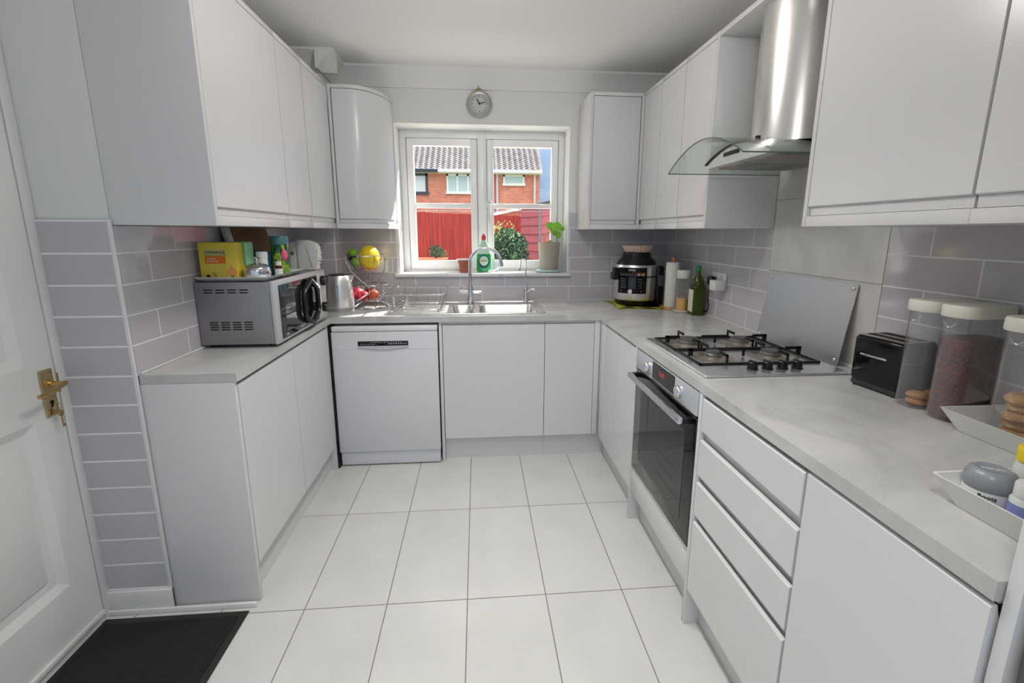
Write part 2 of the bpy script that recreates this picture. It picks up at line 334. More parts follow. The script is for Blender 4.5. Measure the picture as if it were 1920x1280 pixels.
# panelled door -----------------------------------------------------------
def panel_door():
    d = bpy.data.objects.new('door_1', None); COL.objects.link(d); d.location = (XH, -1.70, 0); d.matrix_basis = Matrix.Translation((XH, -1.70, 0))
    tag(d, 'white panelled door with brass lever handle', 'door', kind='structure')
    y1, y0 = -1.703, -2.50; xf = XH; t = .04
    b = B(); box(b, xf-t, y0, .045, xf-.012, y1, 2.0345)          # core
    def bar(ya, yb, za, zb): box(b, xf-.014, ya, za, xf, yb, zb, .0)
    st = .098
    bar(y1-st, y1, .045, 2.03); bar(y0, y0+st, .045, 2.03)
    bar(y0+st, y1-st, .045, .225); bar(y0+st, y1-st, .80, .975); bar(y0+st, y1-st, 1.93, 2.03)
    obj('door_leaf', b, DOORP, d, smooth=20)
    b = B()
    for za, zb in ((.225, .80), (.975, 1.93)):
        ya, yb = y0+st, y1-st; s = .028
        # sloped moulding: four prisms round the panel
        prism(b, [(xf, za), (xf-.012, za+s), (xf-.013, za)], 'y', ya, yb); prism(b, [(xf, zb), (xf-.012, zb-s), (xf-.013, zb)], 'y', ya, yb)
        prism(b, [(xf, ya), (xf-.012, ya+s), (xf-.013, ya)], 'z', za, zb); prism(b, [(xf, yb), (xf-.012, yb-s), (xf-.013, yb)], 'z', za, zb)
        box(b, xf-.013, ya+.06, za+.06, xf-.006, yb-.06, zb-.06, .005)
    obj('panel_moulding', b, DOORP, d)
    b = B(); box(b, xf, -1.762, .800, xf+.006, -1.717, .952, .002); p = obj('handle_plate', b, BRASSL, d)
    b = B()
    for yy in (-1.752, -1.727):
        for zz in (.811, .941): cyl(b, (xf+.006, yy, zz), (xf+.008, yy, zz), .004, seg=10)
    obj('screw', b, BRASS, p)
    b = B(); cyl(b, (xf+.006, -1.738, .905), (xf+.05, -1.738, .905), .0085); cyl(b, (xf+.006, -1.738, .905), (xf+.014, -1.738, .905), .014)
    pts = [(xf+.05, -1.732, .906), (xf+.053, -1.745, .905), (xf+.055, -1.765, .899), (xf+.056, -1.79, .892), (xf+.056, -1.815, .890), (xf+.055, -1.832, .893)]
    tube(b, pts, .008, 10, rs=[.009, .009, .0075, .0075, .009, .006])
    obj('door_handle', b, BRASS, p)
    b = B(); cyl(b, (xf+.006, -1.739, .845), (xf+.0075, -1.739, .845), .006); box(b, xf+.006, -1.742, .828, xf+.0075, -1.736, .845); obj('keyhole', b, DARK, p)
    b = B(); tube(b, arc((xf+.02, -1.739, .828), .013, 0, 345, 14, 'yz'), .0012, 6); box(b, xf+.006, -1.7405, .836, xf+.022, -1.7375, .842, .001)
    k = obj('key_ring', b, BRASSL, p)
    b = B(); cyl(b, (xf+.019, -1.733, .806), (xf+.022, -1.733, .806), .010, seg=16); box(b, xf+.019, -1.7355, .758, xf+.022, -1.7305, .80, .0008); box(b, xf+.019, -1.7305, .759, xf+.022, -1.725, .768)
    obj('key', b, BRASS, p)
    b = B(); box(b, xf-.002, -1.703, .865, xf+.004, -1.696, .93, .001); obj('latch_plate', b, BRASSL, d)
    b = B(); box(b, XH-.05, -1.699, 0, XH+.004, YS-.0005, 2.06, .003); box(b, XH-.05, -2.60, 2.035, XH+.004, YS, 2.10, .003); box(b, XH-.05, -2.62, 0, XH+.004, -2.502, 2.06, .003)
    struct('trim_4', b, DOORP, 'white door frame beside the tiled wall return', 'door frame')
    b = B(); box(b, XH-.05, -2.50, 0, XH+.002, -1.70, .022, .003); box(b, XH-.02, -2.5, .022, XH+.010, -1.703, .043, .004)
    struct('trim_5', b, PLW, 'white weather strip along the foot of the panelled door', 'threshold')
panel_door()
t = thing('doormat', 'black speckled doormat with flat rubber border at the panelled door', 'doormat', (.045, -2.1, 0))
b = B(); box(b, -.205, -2.75, .0, .293, -1.712, .005, .002); obj('rubber_border', b, mat('black_rubber', (34, 34, 36), .5), t)
b = B(); box(b, -.185, -2.72, .004, .268, -1.738, .0095, .003); obj('pile', b, speck_mat('black_mat_pile', (12, 12, 14), (70, 70, 72), 420, .64), t)

# ------------------------------------------------------------------ window
def window():
    w = bpy.data.objects.new('window_1', None); COL.objects.link(w); w.matrix_basis = Matrix.Translation((1.2, .2, 1.1))
    tag(w, 'white two-casement window above the sink', 'window', kind='structure')
    ya, yb = .2, .27; x0, x1, z0, z1 = .627, 1.785, 1.10, 2.072
    b = B(); box(b, x0, ya, z0, .672, yb, z1, .004); box(b, 1.742, ya, z0, x1, yb, z1, .004); box(b, .672, ya+.0005, 2.018, 1.163, yb, z1); box(b, 1.229, ya+.0005, 2.018, 1.742, yb, z1); box(b, .672, ya+.0005, z0, 1.163, yb, 1.116); box(b, 1.229, ya+.0005, z0, 1.742, yb, 1.116)
    box(b, 1.163, ya-.004, z0, 1.229, yb, z1, .004); obj('window_frame', b, UPVC, w)
    b = B(); box(b, .628, .272, 1.1, 1.784, .30, 1.13); obj('outer_sill', b, UPVC, w)
    for xa, xb in ((.674, 1.161), (1.231, 1.740)):
        b = B(); y = .192; yy = .25; s = .046; za, zb = 1.118, 2.016
        box(b, xa, y, za, xa+s, yy, zb, .004); box(b, xb-s, y, za, xb, yy, zb, .004); box(b, xa+s, y+.0005, zb-s, xb-s, yy, zb); box(b, xa+s, y+.0005, za, xb-s, yy, za+.058)
        box(b, xa+s-.003, .206, 1.548, xb-s+.003, .240, 1.583, .004)
        box(b, xa+s-.003, .206, 1.528, xb-s+.003, .212, 1.532)
        s_ = obj('casement', b, UPVC, w)
        b = B(); box(b, xa+s-.005, .221, za+.05, xb-s+.005, .225, zb-s+.005); obj('pane', b, CLEAR, s_)
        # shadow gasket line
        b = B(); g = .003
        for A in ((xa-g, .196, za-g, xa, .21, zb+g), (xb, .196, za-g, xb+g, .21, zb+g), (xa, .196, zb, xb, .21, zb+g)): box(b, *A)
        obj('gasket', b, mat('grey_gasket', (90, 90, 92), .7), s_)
    b = B(); box(b, 1.222, .168, 1.555, 1.262, .193, 1.60, .006); tube(b, [(1.243, .165, 1.58), (1.243, .158, 1.55), (1.243, .156, 1.50), (1.243, .158, 1.45)], .008, 10, rs=[.009, .009, .008, .006])
    obj('window_handle', b, PLW, w)
    b = B(); box(b, .628, .0, 1.078, 1.784, .198, 1.100); box(b, .592, -.032, 1.078, 1.805, .0, 1.1005, .005); struct('trim_6', b, GLOSSW, 'white window sill above the taps', 'window sill')
window()

# ------------------------------------------------------------------ worktop
ZT, ZB = .904, .872
b = B()
xs0, xs1, ys0, ys1 = .625, 1.545, -.53, -.085        # sink cut-out
box(b, .009, YS+.002, ZB, .322, -.615, ZT)
box(b, .280, -.615, ZB, .60, -.010, ZT); box(b, .009, -.615, ZB, .280, -.25, ZT)
box(b, .60, -.615, ZB, 1.60, ys0, ZT); box(b, .60, ys1, ZB, 1.60, -.010, ZT); box(b, .60, ys0, ZB, xs0, ys1, ZT); box(b, xs1, ys0, ZB, 1.60, ys1, ZT)
box(b, 1.60, -.615, ZB, 1.872, -.010, ZT)
box(b, 1.872, -1.31, ZB, 2.497, -.010, ZT); box(b, 1.872, -1.80, ZB, 1.95, -1.31, ZT); box(b, 2.42, -1.80, ZB, 2.497, -1.31, ZT); box(b, 1.872, -2.768, ZB, 2.497, -1.80, ZT)
bmesh.ops.remove_doubles(b, verts=b.verts, dist=.0001)
o = obj('worktop', b, WT); tag(o, 'pale grey stone-effect worktop running round three sides of the kitchen', 'worktop')
b = B(); box(b, .009, YS+.01, ZT, .016, -.25, ZT+.008, .003); box(b, .272, -.014, ZT, 2.49, -.008, ZT+.006, .002); box(b, 2.492, -2.768, ZT, 2.499, -.01, ZT+.008, .003)
o = obj('sealant_bead', b, PLW); tag(o, 'thin white sealant bead where worktop meets the tiles', 'sealant')

# ------------------------------------------------------------------ base units
def door_x(name, x, d, ya, yb, za, zb, parent, lip=True, m=None, th=.019):
    """door slab lying in a plane of constant x, facing d (+1/-1); finger lip at the top"""
    b = B(); g = .0018
    if lip:
        p = [(x, za), (x, zb-.004), (x-d*.004, zb), (x-d*.010, zb), (x-d*.016, zb-.022), (x-d*th, zb-.022), (x-d*th, za)]
        prism(b, p, 'y', ya+g, yb-g)
    else: box(b, min(x, x-d*th), ya+g, za, max(x, x-d*th), yb-g, zb, .0012)
    return obj(name, b, m or UNIT, parent)
def door_y(name, y, xa, xb, za, zb, parent, th=.019):
    b = B(); g = .0018
    prism(b, [(y, za), (y, zb-.004), (y+.004, zb), (y+.010, zb), (y+.016, zb-.022), (y+th, zb-.022), (y+th, za)], 'x', xa+g, xb-g)
    return obj(name, b, UNIT, parent)
# left run
t = thing('base_cabinet', 'white shallow base cabinet with two doors under the microwave', 'base cabinet', (.15, -1.15, 0))
b = B(); box(b, .012, -1.64, .15, .290, -.66, .83); box(b, .012, -1.64, .859, .302, -.66, .871); obj('cabinet_body', b, CARC, t)
door_x('door', .312, 1, -1.640, -1.146, .150, .856, t); door_x('door', .312, 1, -1.146, -.656, .150, .856, t)
b = B(); box(b, .0005, -1.661, 0.0, .312, -1.643, .871, .001); obj('end_panel', b, UNIT, t)
b = B(); box(b, .26, -1.642, 0, .275, -.64, .149); obj('plinth', b, UNIT, t)
b = B(); box(b, .26, -.655, 0, .312, -.637, .871, .001); obj('corner_post', b, UNIT, t)
# dishwasher
t = thing('dishwasher', 'white freestanding dishwasher below the worktop left of the sink cupboard', 'dishwasher', (.62, -.35, 0))
b = B(); box(b, .331, -.605, .02, .913, -.06, .842, .002); obj('body', b, GLOSSW, t)
b = B(); box(b, .326, -.628, .826, .918, -.05, .856, .006); obj('top_lid', b, GLOSSW, t)
b = B(); box(b, .324, -.630, .094, .918, -.606, .824, .004, 2); dr = obj('door', b, mat('white_enamel', (218, 219, 222), .2), t)
b = B(); box(b, .470, -.6315, .744, .752, -.628, .771, .001); dp = obj('control_display', b, BLKG, dr)
b = B()
for i in range(6): box(b, .487+i*.014, -.633, .752, .494+i*.014, -.6312, .755)
for i in range(8): box(b, .64+i*.0135, -.633, .754, .647+i*.0135, -.6312, .758)
for i in range(14): box(b, .54+i*.013, -.633, .762, .546+i*.013, -.6312, .7645)
obj('display_symbols', b, mat('pale_print', (205, 205, 205), .5), dp)
b = B()
n = 18
poly = [(.470+.282*i/n, .739-.017*math.sin(PI*i/n)) for i in range(n+1)] + [(.752, .743), (.470, .743)]
prism(b, poly, 'y', -.636, -.628); obj('grip_recess', b, mat('grip_silver', (205, 206, 210), .25, .3), dr)
b = B(); box(b, .33, -.6305, .7215, .914, -.6295, .7225); obj('panel_seam', b, LGREY, dr)
b = B(); box(b, .328, -.618, .008, .914, -.596, .090, .003); obj('kick_panel', b, mat('white_enamel', (218, 219, 222), .2), t)
b = B(); box(b, .318, -.10, .0, .322, -.64, .868); 
o = obj('gap_shade', b, DARK, t)  # dark sheet painting the shade of the gap beside the dishwasher
for x in (.35, .895):
    for y in (-.58, -.12):
        b = B(); cyl(b, (x, y, 0), (x, y, .02), .018); obj('foot', b, BLK, t)
# sink base
t = thing('base_cabinet', 'white base cabinet with one wide door below the sink', 'base cabinet', (1.245, -.3, 0))
b = B(); box(b, .943, -.586, .15, .961, -.05, .83); box(b, 1.527, -.586, .15, 1.545, -.05, .83); box(b, .943, -.586, .15, 1.545, -.05, .168); box(b, .943, -.597, .8555, 1.545, -.567, .871); obj('cabinet_body', b, CARC, t)
door_y('door', -.605, .945, 1.545, .150, .853, t)
b = B(); box(b, .925, -.605, 0, .942, -.05, .871, .001); obj('end_panel', b, UNIT, t)
b = B(); box(b, .943, -.565, 0, 1.545, -.55, .149); obj('plinth', b, UNIT, t)
t = thing('base_cabinet', 'white narrow base cabinet in the corner right of the sink door', 'base cabinet', (1.70, -.3, 0))
b = B(); box(b, 1.546, -.586, .15, 1.845, -.05, .83); box(b, 1.546, -.597, .8555, 1.845, -.05, .871); obj('cabinet_body', b, CARC, t)
door_y('door', -.605, 1.545, 1.845, .150, .853, t)
b = B(); box(b, 1.846, -.606, .15, 1.879, -.05, .871, .001); obj('corner_post', b, UNIT, t)
b = B(); box(b, 1.546, -.565, 0, 1.929, -.55, .149); obj('plinth', b, UNIT, t)
# right run
t = thing('base_cabinet', 'white base cabinet with two narrow doors left of the oven', 'base cabinet', (2.2, -.98, 0))
b = B(); box(b, 1.902, -1.245, .15, 2.48, -.62, .83); box(b, 1.890, -1.245, .8605, 2.48, -.718, .871); obj('cabinet_body', b, CARC, t)
b = B(); box(b, 1.8798, -.715, .15, 1.90, -.607, .871, .001); obj('corner_post', b, UNIT, t)
door_x('door', 1.880, -1, -.954, -.716, .150, .858, t); door_x('door', 1.880, -1, -1.248, -.954, .150, .858, t)
b = B(); box(b, 1.93, -1.247, 0, 1.945, -.55, .149); obj('plinth', b, UNIT, t)
t = thing('oven_housing', 'white built-under housing around the oven below the hob', 'base cabinet', (2.2, -1.57, 0))
for ya in (-1.268, -1.898):
    b = B(); box(b, 1.874, ya, 0, 2.48, ya+.018, .871, .001); obj('end_panel', b, UNIT, t)
b = B(); box(b, 1.876, -1.879, .155, 1.893, -1.27, .288, .001); obj('filler_panel', b, UNIT, t)
b = B(); box(b, 1.93, -1.879, 0, 1.945, -1.27, .155); obj('plinth', b, UNIT, t)
b = B(); box(b, 1.90, -1.879, .24, 2.48, -1.27, .258); obj('shelf', b, CARC, t)
def oven():
    t = thing('oven', 'black glass and steel built-in electric oven under the gas hob', 'oven', (2.2, -1.575, .26))
    ya, yb = -1.874, -1.274
    b = B(); box(b, 1.90, ya+.01, .262, 2.44, yb-.01, .862); obj('oven_body', b, mat('oven_steel_dark', (70, 70, 72), .4, .8), t)
    b = B(); box(b, 1.869, ya, .782, 1.90, yb, .866, .002); p = obj('control_panel', b, mat('fascia_steel', (214, 217, 222), .34, .55), t)
    b = B(); box(b, 1.8665, -1.694, .796, 1.869, -1.482, .864); d = obj('display', b, BLKG, p)
    text('display_digits', '12:09', .026, (1.8661, -1.575, .833), (0, -1, 0), (0, 0, 1), mat('red_led', (200, 70, 76), .5, emit=.35), d, .0002)
    for yy in (-1.430, -1.747):
        b = B(); lathe(b, [(0, .018), (.020, .018), (.0225, .014), (.0225, 0)], M=Matrix.Translation((1.869, yy, .826)) @ Matrix.Rotation(-PI/2, 4, 'Y')); obj('knob', b, CHROME, p)
    b = B(); box(b, 1.868, -1.70, .785, 1.8695, -1.476, .788); obj('trim_line', b, BLK, p)
    b = B(); box(b, 1.874, ya, .292, 1.90, yb, .776, .003); dr = obj('oven_door', b, mat('oven_door_glass', (12, 12, 13), .03, spec=.7), t)
    b = B(); box(b, 1.8728, -1.80, .36, 1.8745, -1.35, .70, .0); obj('viewing_window', b, mat('oven_window_glass', (30, 30, 32), .03, spec=.7), dr)
    for k in range(4):
        b = B(); tube(b, [(1.8722, -1.76, .42+.05*k), (1.8722, -1.56, .42+.05*k)], .0008, 6); obj('rack_rail', b, mat('rail_grey', (90, 90, 92), .4, .5), dr)
    b = B(); box(b, 1.872, ya, .285, 1.90, yb, .293, .001); obj('bottom_trim', b, STEEL, t)
    b = B(); box(b, 1.822, -1.846, .742, 1.842, -1.302, .766, .006); h = obj('handle', b, mat('handle_steel', (210, 210, 212), .25, 1), dr)
    for yy in (-1.846, -1.325):
        b = B(); box(b, 1.838, yy, .744, 1.876, yy+.023, .764, .002); obj('handle_mount', b, BLK, h)
oven()
t = thing('drawer_cabinet', 'white drawer cabinet with four handleless drawers right of the oven', 'drawer cabinet', (2.2, -2.14, 0))
b = B(); box(b, 1.905, -2.380, .15, 2.48, -1.900, .871); obj('cabinet_body', b, CARC, t)
b = B(); box(b, 1.880, -1.903, 0.15, 1.906, -1.8985, .871); obj('side_edge', b, UNIT, t)
b = B()
for za, zb in ((.40, .46), (.55, .60), (.70, .755), (.85, .871)): box(b, 1.8935, -2.380, za, 1.9048, -1.904, zb)
obj('finger_rail', b, UNIT, t)
for za, zb in ((.748, .857), (.592, .714), (.445, .563), (.150, .416)):
    b = B(); x = 1.874; 
    prism(b, [(x, za), (x, zb-.003), (x+.003, zb), (x+.012, zb), (x+.018, zb-.02), (x+.019, za)], 'y', -2.381, -1.9045); obj('drawer_front', b, UNIT, t)
b = B(); box(b, 1.93, -2.382, 0, 1.945, -1.8985, .149); obj('plinth', b, UNIT, t)
t = thing('base_cabinet', 'white base cabinet with one door at the near end of the right worktop', 'base cabinet', (2.2, -2.57, 0))
b = B(); box(b, 1.897, -2.765, .15, 2.48, -2.386, .83); box(b, 1.886, -2.765, .865, 2.48, -2.386, .871); obj('cabinet_body', b, CARC, t)
door_x('door', 1.876, -1, -2.766, -2.386, .150, .862, t)
b = B(); box(b, 1.93, -2.766, 0, 1.945, -2.384, .149); obj('plinth', b, UNIT, t)
o = thing('tall_end_panel', 'white tall end panel closing off the right worktop', 'end panel', (2.2, -2.78, 0))
b = B(); box(b, 1.884, -2.790, 0, 2.50, -2.7705, 2.2, .001); obj('panel', b, UNIT, o)
t = thing('added_fridge', 'added dark grey fridge freezer filling the dark strip at the right edge', 'fridge freezer', (2.2, -3.1, 0))  # added appliance, its dark fronts fill the strip at the frame edge
b = B(); box(b, 1.935, -3.40, .03, 2.49, -2.80, 1.86, .006); obj('body', b, mat('fridge_side', (70, 71, 73), .4, .3), t)
for za, zb in ((.06, .75), (.76, 1.85)):
    b = B(); box(b, 1.888, -3.40, za, 1.932, -2.80, zb, .008); obj('door', b, mat('fridge_front', (88, 90, 93), .3, .7), t)
b = B(); box(b, 1.96, -3.38, 0, 2.47, -2.82, .032); obj('foot', b, BLK, t)

# ------------------------------------------------------------------ wall units
def top_rail_x(x, d, ya, yb, t, xw):
    b = B(); box(b, min(x+d*.001, xw), ya, 2.180, max(x+d*.001, xw), yb, 2.200, .001); obj('top_panel', b, UNIT, t)
def bot_rail_x(x, d, ya, yb, t, xw):
    b = B(); box(b, min(x-d*.0185, xw), ya, 1.400, max(x-d*.0185, xw), yb, 1.418, .001); box(b, min(x, x-d*.018), ya, 1.4, max(x, x-d*.018), yb, 1.431, .001); obj('light_pelmet', b, UNIT, t)
def wall_door_x(x, d, ya, yb, t):
    b = B(); g = .0018
    za, zb = 1.458, 2.177
    prism(b, [(x, zb), (x, za+.003), (x-d*.003, za), (x-d*.014, za), (x-d*.019, za+.02), (x-d*.019, zb)], 'y', ya+g, yb-g)
    r = obj('door', b, UNIT, t)
    return r
def wall_unit(label, x, d, xw, ya, yb, splits, mounts=None):
    t = thing('wall_cabinet', label, 'wall cabinet', ((x+xw)/2, (ya+yb)/2, 1.40))
    b = B(); xi = x-d*.021; box(b, min(xi, xw), ya+.0005, 1.4185, max(xi, xw), yb-.0005, 2.1795); obj('cabinet_body', b, CARC, t)
    b = B(); s = 0
    for p, q in zip(splits, splits[1:]): box(b, min(x-d*.010, x-d*.0205), p+.0015, 1.4325, max(x-d*.010, x-d*.0205), q-.0015, 1.4575)
    obj('finger_rail', b, UNIT, t)
    for p, q in zip(splits, splits[1:]): wall_door_x(x, d, p, q, t)
    top_rail_x(x, d, ya, yb, t, xw); bot_rail_x(x, d, ya, yb, t, xw)
    return t
XL_, XRW = .318, 2.171
t = wall_unit('white wall cabinet with one wide door above the microwave, nearest the panelled door', XL_, 1, .009, -1.6425, -1.046, (-1.6425, -1.046))
b = B(); box(b, .001, -1.661, 1.40, .319, -1.643, 2.2, .001); obj('end_panel', b, UNIT, t)
wall_unit('white narrow wall cabinet between the wide left one and the corner', XL_, 1, .009, -1.0455, -.745, (-1.045, -.748))
wall_unit('white wall cabinet next to the curved corner cabinet', XL_, 1, .009, -.7445, -.341, (-.741, -.345))
# curved corner unit
def curve_pts(o=0, n=14):
    # plan of the curved front: from (.335,-.337) sweeping round to (.622,-.012)
    P = []
    cx, cy, rx, ry = .42, -.012, .205, .325
    P.append((.335-o*.0, -.337+o)); 
    for i in range(n+1):
        a = math.radians(-90+90*i/n); P.append((cx+(rx-o)*math.cos(a), cy+(ry-o)*math.sin(a)))
    return P
t = thing('wall_cabinet', 'white wall cabinet with a curved door between the corner and the window', 'wall cabinet', (.45, -.15, 1.40))
c = curve_pts(.0); inn = curve_pts(.022)
b = B(); prism(b, [(.335, -.011)]+inn, 'z', 1.4185, 2.1795); obj('cabinet_body', b, CARC, t)
def shell(za, zb, o0, o1, name, m=UNIT):
    b = B(); A = curve_pts(o0); I = curve_pts(o1)[::-1]
    if name == 'door': A = A[1:-1]; I = I[1:-1]; A = [(.341, A[0][1])]+A; I = I+[(.341, I[-1][1])]
    tb = bmesh.new(); n = len(A)
    I2 = I[::-1]
    va = [[tb.verts.new((p[0], p[1], z)) for p in A] for z in (za, zb)]; vi = [[tb.verts.new((p[0], p[1], z)) for p in I2] for z in (za, zb)]
    for i in range(n-1):
        tb.faces.new((va[0][i], va[0][i+1], va[1][i+1], va[1][i])); tb.faces.new((vi[0][i+1], vi[0][i], vi[1][i], vi[1][i+1]))
        tb.faces.new((va[1][i], va[1][i+1], vi[1][i+1], vi[1][i])); tb.faces.new((va[0][i+1], va[0][i], vi[0][i], vi[0][i+1]))
    for i in (0, n-1): tb.faces.new((va[0][i], va[1][i], vi[1][i], vi[0][i]))
    merge(b, tb); return obj(name, b, m, t, smooth=50)
shell(1.458, 2.177, .0, .019, 'door'); shell(1.4325, 1.4575, .012, .021, 'finger_rail'); shell(1.40, 1.431, -.001, .018, 'light_pelmet')
b = B(); prism(b, [(.335, -.011)]+curve_pts(-.001), 'z', 2.180, 2.200); obj('top_panel', b, UNIT, t)
b = B(); prism(b, [(.335, -.011)]+curve_pts(.018), 'z', 1.400, 1.418); obj('base_panel', b, UNIT, t)
b = B(); box(b, .319, -.340, 1.4, .3345, -.20, 2.2, .001); obj('filler_strip', b, UNIT, t)
# right: blind corner unit + run
t = thing('wall_cabinet', 'white corner wall cabinet right of the window, its door facing the room', 'wall cabinet', (2.0, -.17, 1.40))
b = B(); box(b, 1.8615, -.310, 1.4185, 2.49, -.009, 2.1795); obj('cabinet_body', b, CARC, t)
b = B(); box(b, 1.843, -.331, 1.40, 1.861, -.009, 2.2, .001); obj('end_panel', b, UNIT, t)
b = B(); box(b, 1.863, -.330, 1.458, 2.152, -.311, 2.177, .001); obj('door', b, UNIT, t)
b = B(); box(b, 1.8615, -.331, 2.180, 2.171, -.01, 2.2, .001); obj('top_panel', b, UNIT, t)
b = B(); box(b, 1.8615, -.312, 1.400, 2.171, -.01, 1.418, .001); box(b, 1.8615, -.331, 1.4, 2.155, -.313, 1.431, .001); obj('light_pelmet', b, UNIT, t)
b = B(); box(b, 1.863, -.320, 1.4325, 2.152, -.311, 1.4575); obj('finger_rail', b, UNIT, t)
b = B(); box(b, 2.156, -.340, 1.400, 2.172, -.311, 2.179, .001); obj('corner_post', b, UNIT, t)
W0 = XR-.0095
wall_unit('white narrow wall cabinet beside the corner wall cabinet, right of window', XRW, -1, W0, -.609, -.3415, (-.608, -.3425))
wall_unit('white narrow wall cabinet in the middle of the three left of the cooker hood', XRW, -1, W0, -.9055, -.6095, (-.905, -.610))
t = wall_unit('white narrow wall cabinet directly left of the cooker hood', XRW, -1, W0, -1.200, -.906, (-1.200, -.907))
b = B(); box(b, XRW-.001, -1.2175, 1.40, W0, -1.2005, 2.2, .001); obj('end_panel', b, UNIT, t)
t = wall_unit('white wall cabinet directly right of the cooker hood, above the jars', XRW, -1, W0, -2.366, -1.8745, (-2.364, -1.8745))
b = B(); box(b, XRW-.001, -1.874, 1.40, W0, -1.857, 2.2, .001); obj('end_panel', b, UNIT, t)
wall_unit('white wall cabinet at the right edge above the white trays', XRW, -1, W0, -2.768, -2.3665, (-2.767, -2.3675))
o = thing('bridging_shelf', 'white top shelf bridging the gap above the cooker hood', 'shelf', (2.3, -1.54, 2.18))
b = B(); box(b, XRW, -1.8565, 2.180, W0, -1.218, 2.200, .001); obj('shelf_board', b, UNIT, o)

# ------------------------------------------------------------------ cooker hood
def hood():
    t = thing('cooker_hood', 'stainless steel chimney cooker hood with a curved glass canopy over the hob', 'cooker hood', (2.35, -1.517, 1.62))
    yc = -1.517
    def zg(y): return 1.712-.086*(abs(y-yc)/.29)**1.9
    n = 24; ys = [yc-.29+.58*i/n for i in range(n+1)]
    def xf(y): return 1.985+.030*((y-yc)/.29)**2*0+.0
    b = B(); tb = bmesh.new(); th = .006
    top = [[tb.verts.new((x, y, zg(y)+th)) for x in (xf(y), 2.15, 2.49)] for y in ys]; bot = [[tb.verts.new((x, y, zg(y))) for x in (xf(y), 2.15, 2.49)] for y in ys]
    for i in range(n):
        for k in range(2):
            tb.faces.new((top[i][k], top[i][k+1], top[i+1][k+1], top[i+1][k])); tb.faces.new((bot[i][k+1], bot[i][k], bot[i+1][k], bot[i+1][k+1]))
        tb.faces.new((top[i][0], top[i+1][0], bot[i+1][0], bot[i][0]))
    merge(b, tb); g = obj('glass_canopy', b, HGLASS, t, smooth=60)
    b = B(); tube(b, [(xf(y)-.001, y, zg(y)+.003) for y in ys], .0022, 6); tube(b, [(xf(ys[0]), ys[0], zg(ys[0])+.003), (2.49, ys[0], zg(ys[0])+.003)], .0022, 6)
    tube(b, [(xf(ys[-1]), ys[-1], zg(ys[-1])+.003), (2.49, ys[-1], zg(ys[-1])+.003)], .0022, 6)
    obj('glass_edge', b, GEDGE, g)
    # body under glass
    ya, yb = -1.735, -1.30; m = 16; yy = [ya+(yb-ya)*i/m for i in range(m+1)]
    b = B(); poly = [(ya, 1.640)]+[(y, max(1.643, zg(y)-.004)) for y in yy]+[(yb, 1.640)]
    prism(b, poly, 'x', 2.115, 2.49); bd = obj('hood_body', b, HOODS, t)
    b = B(); tube(b, [(2.112, y, max(1.643, zg(y)-.006)) for y in yy], .004, 6); obj('dark_seam', b, BLK, bd)
    b = B()
    for k in range(6): cyl(b, (2.112, -1.45-.018*k, 1.676), (2.116, -1.45-.018*k, 1.676), .0062, seg=12)
    box(b, 2.1125, -1.55, 1.668, 2.1155, -1.44, 1.684, .001)
    obj('button', b, BLK, bd)
    for k in range(2):
        b = B(); y0 = ya+.02+k*.2; box(b, 2.16, y0, 1.636, 2.46, y0+.19, 1.640, .001)
        for i in range(9): box(b, 2.18+i*.03, y0+.01, 1.6345, 2.185+i*.03, y0+.18, 1.637)
        obj('grease_filter', b, mat('filter_metal', (150, 150, 148), .35, .9), bd)
    b = B(); cyl(b, (2.20, yc+.16, 1.6375), (2.20, yc+.16, 1.6405), .022); obj('lamp', b, PLW, bd)
    # chimney: rounded front duct
    b = B(); pts = [(2.485, yc-.150)]; 
    for i in range(25):
        a = math.radians(-90-180*i/24); pts.append((2.36+.165*math.cos(a), yc+.150*math.sin(a)))
    pts.append((2.485, yc+.150)); prism(b, pts, 'z', 1.705, 2.178); obj('chimney', b, HOODS, t, smooth=40)
    b = B(); pts2 = [(2.485, yc-.156)]
    for i in range(25):
        a = math.radians(-90-180*i/24); pts2.append((2.36+.172*math.cos(a), yc+.156*math.sin(a)))
    pts2.append((2.485, yc+.156)); prism(b, pts2, 'z', 1.700, 1.722); obj('collar', b, HOODS, t, smooth=40)
    b = B(); cyl(b, (2.165, yc-.06, 1.706), (2.165, yc-.06, 1.722), .009, seg=14); obj('fixing', b, BLK, t)
hood()

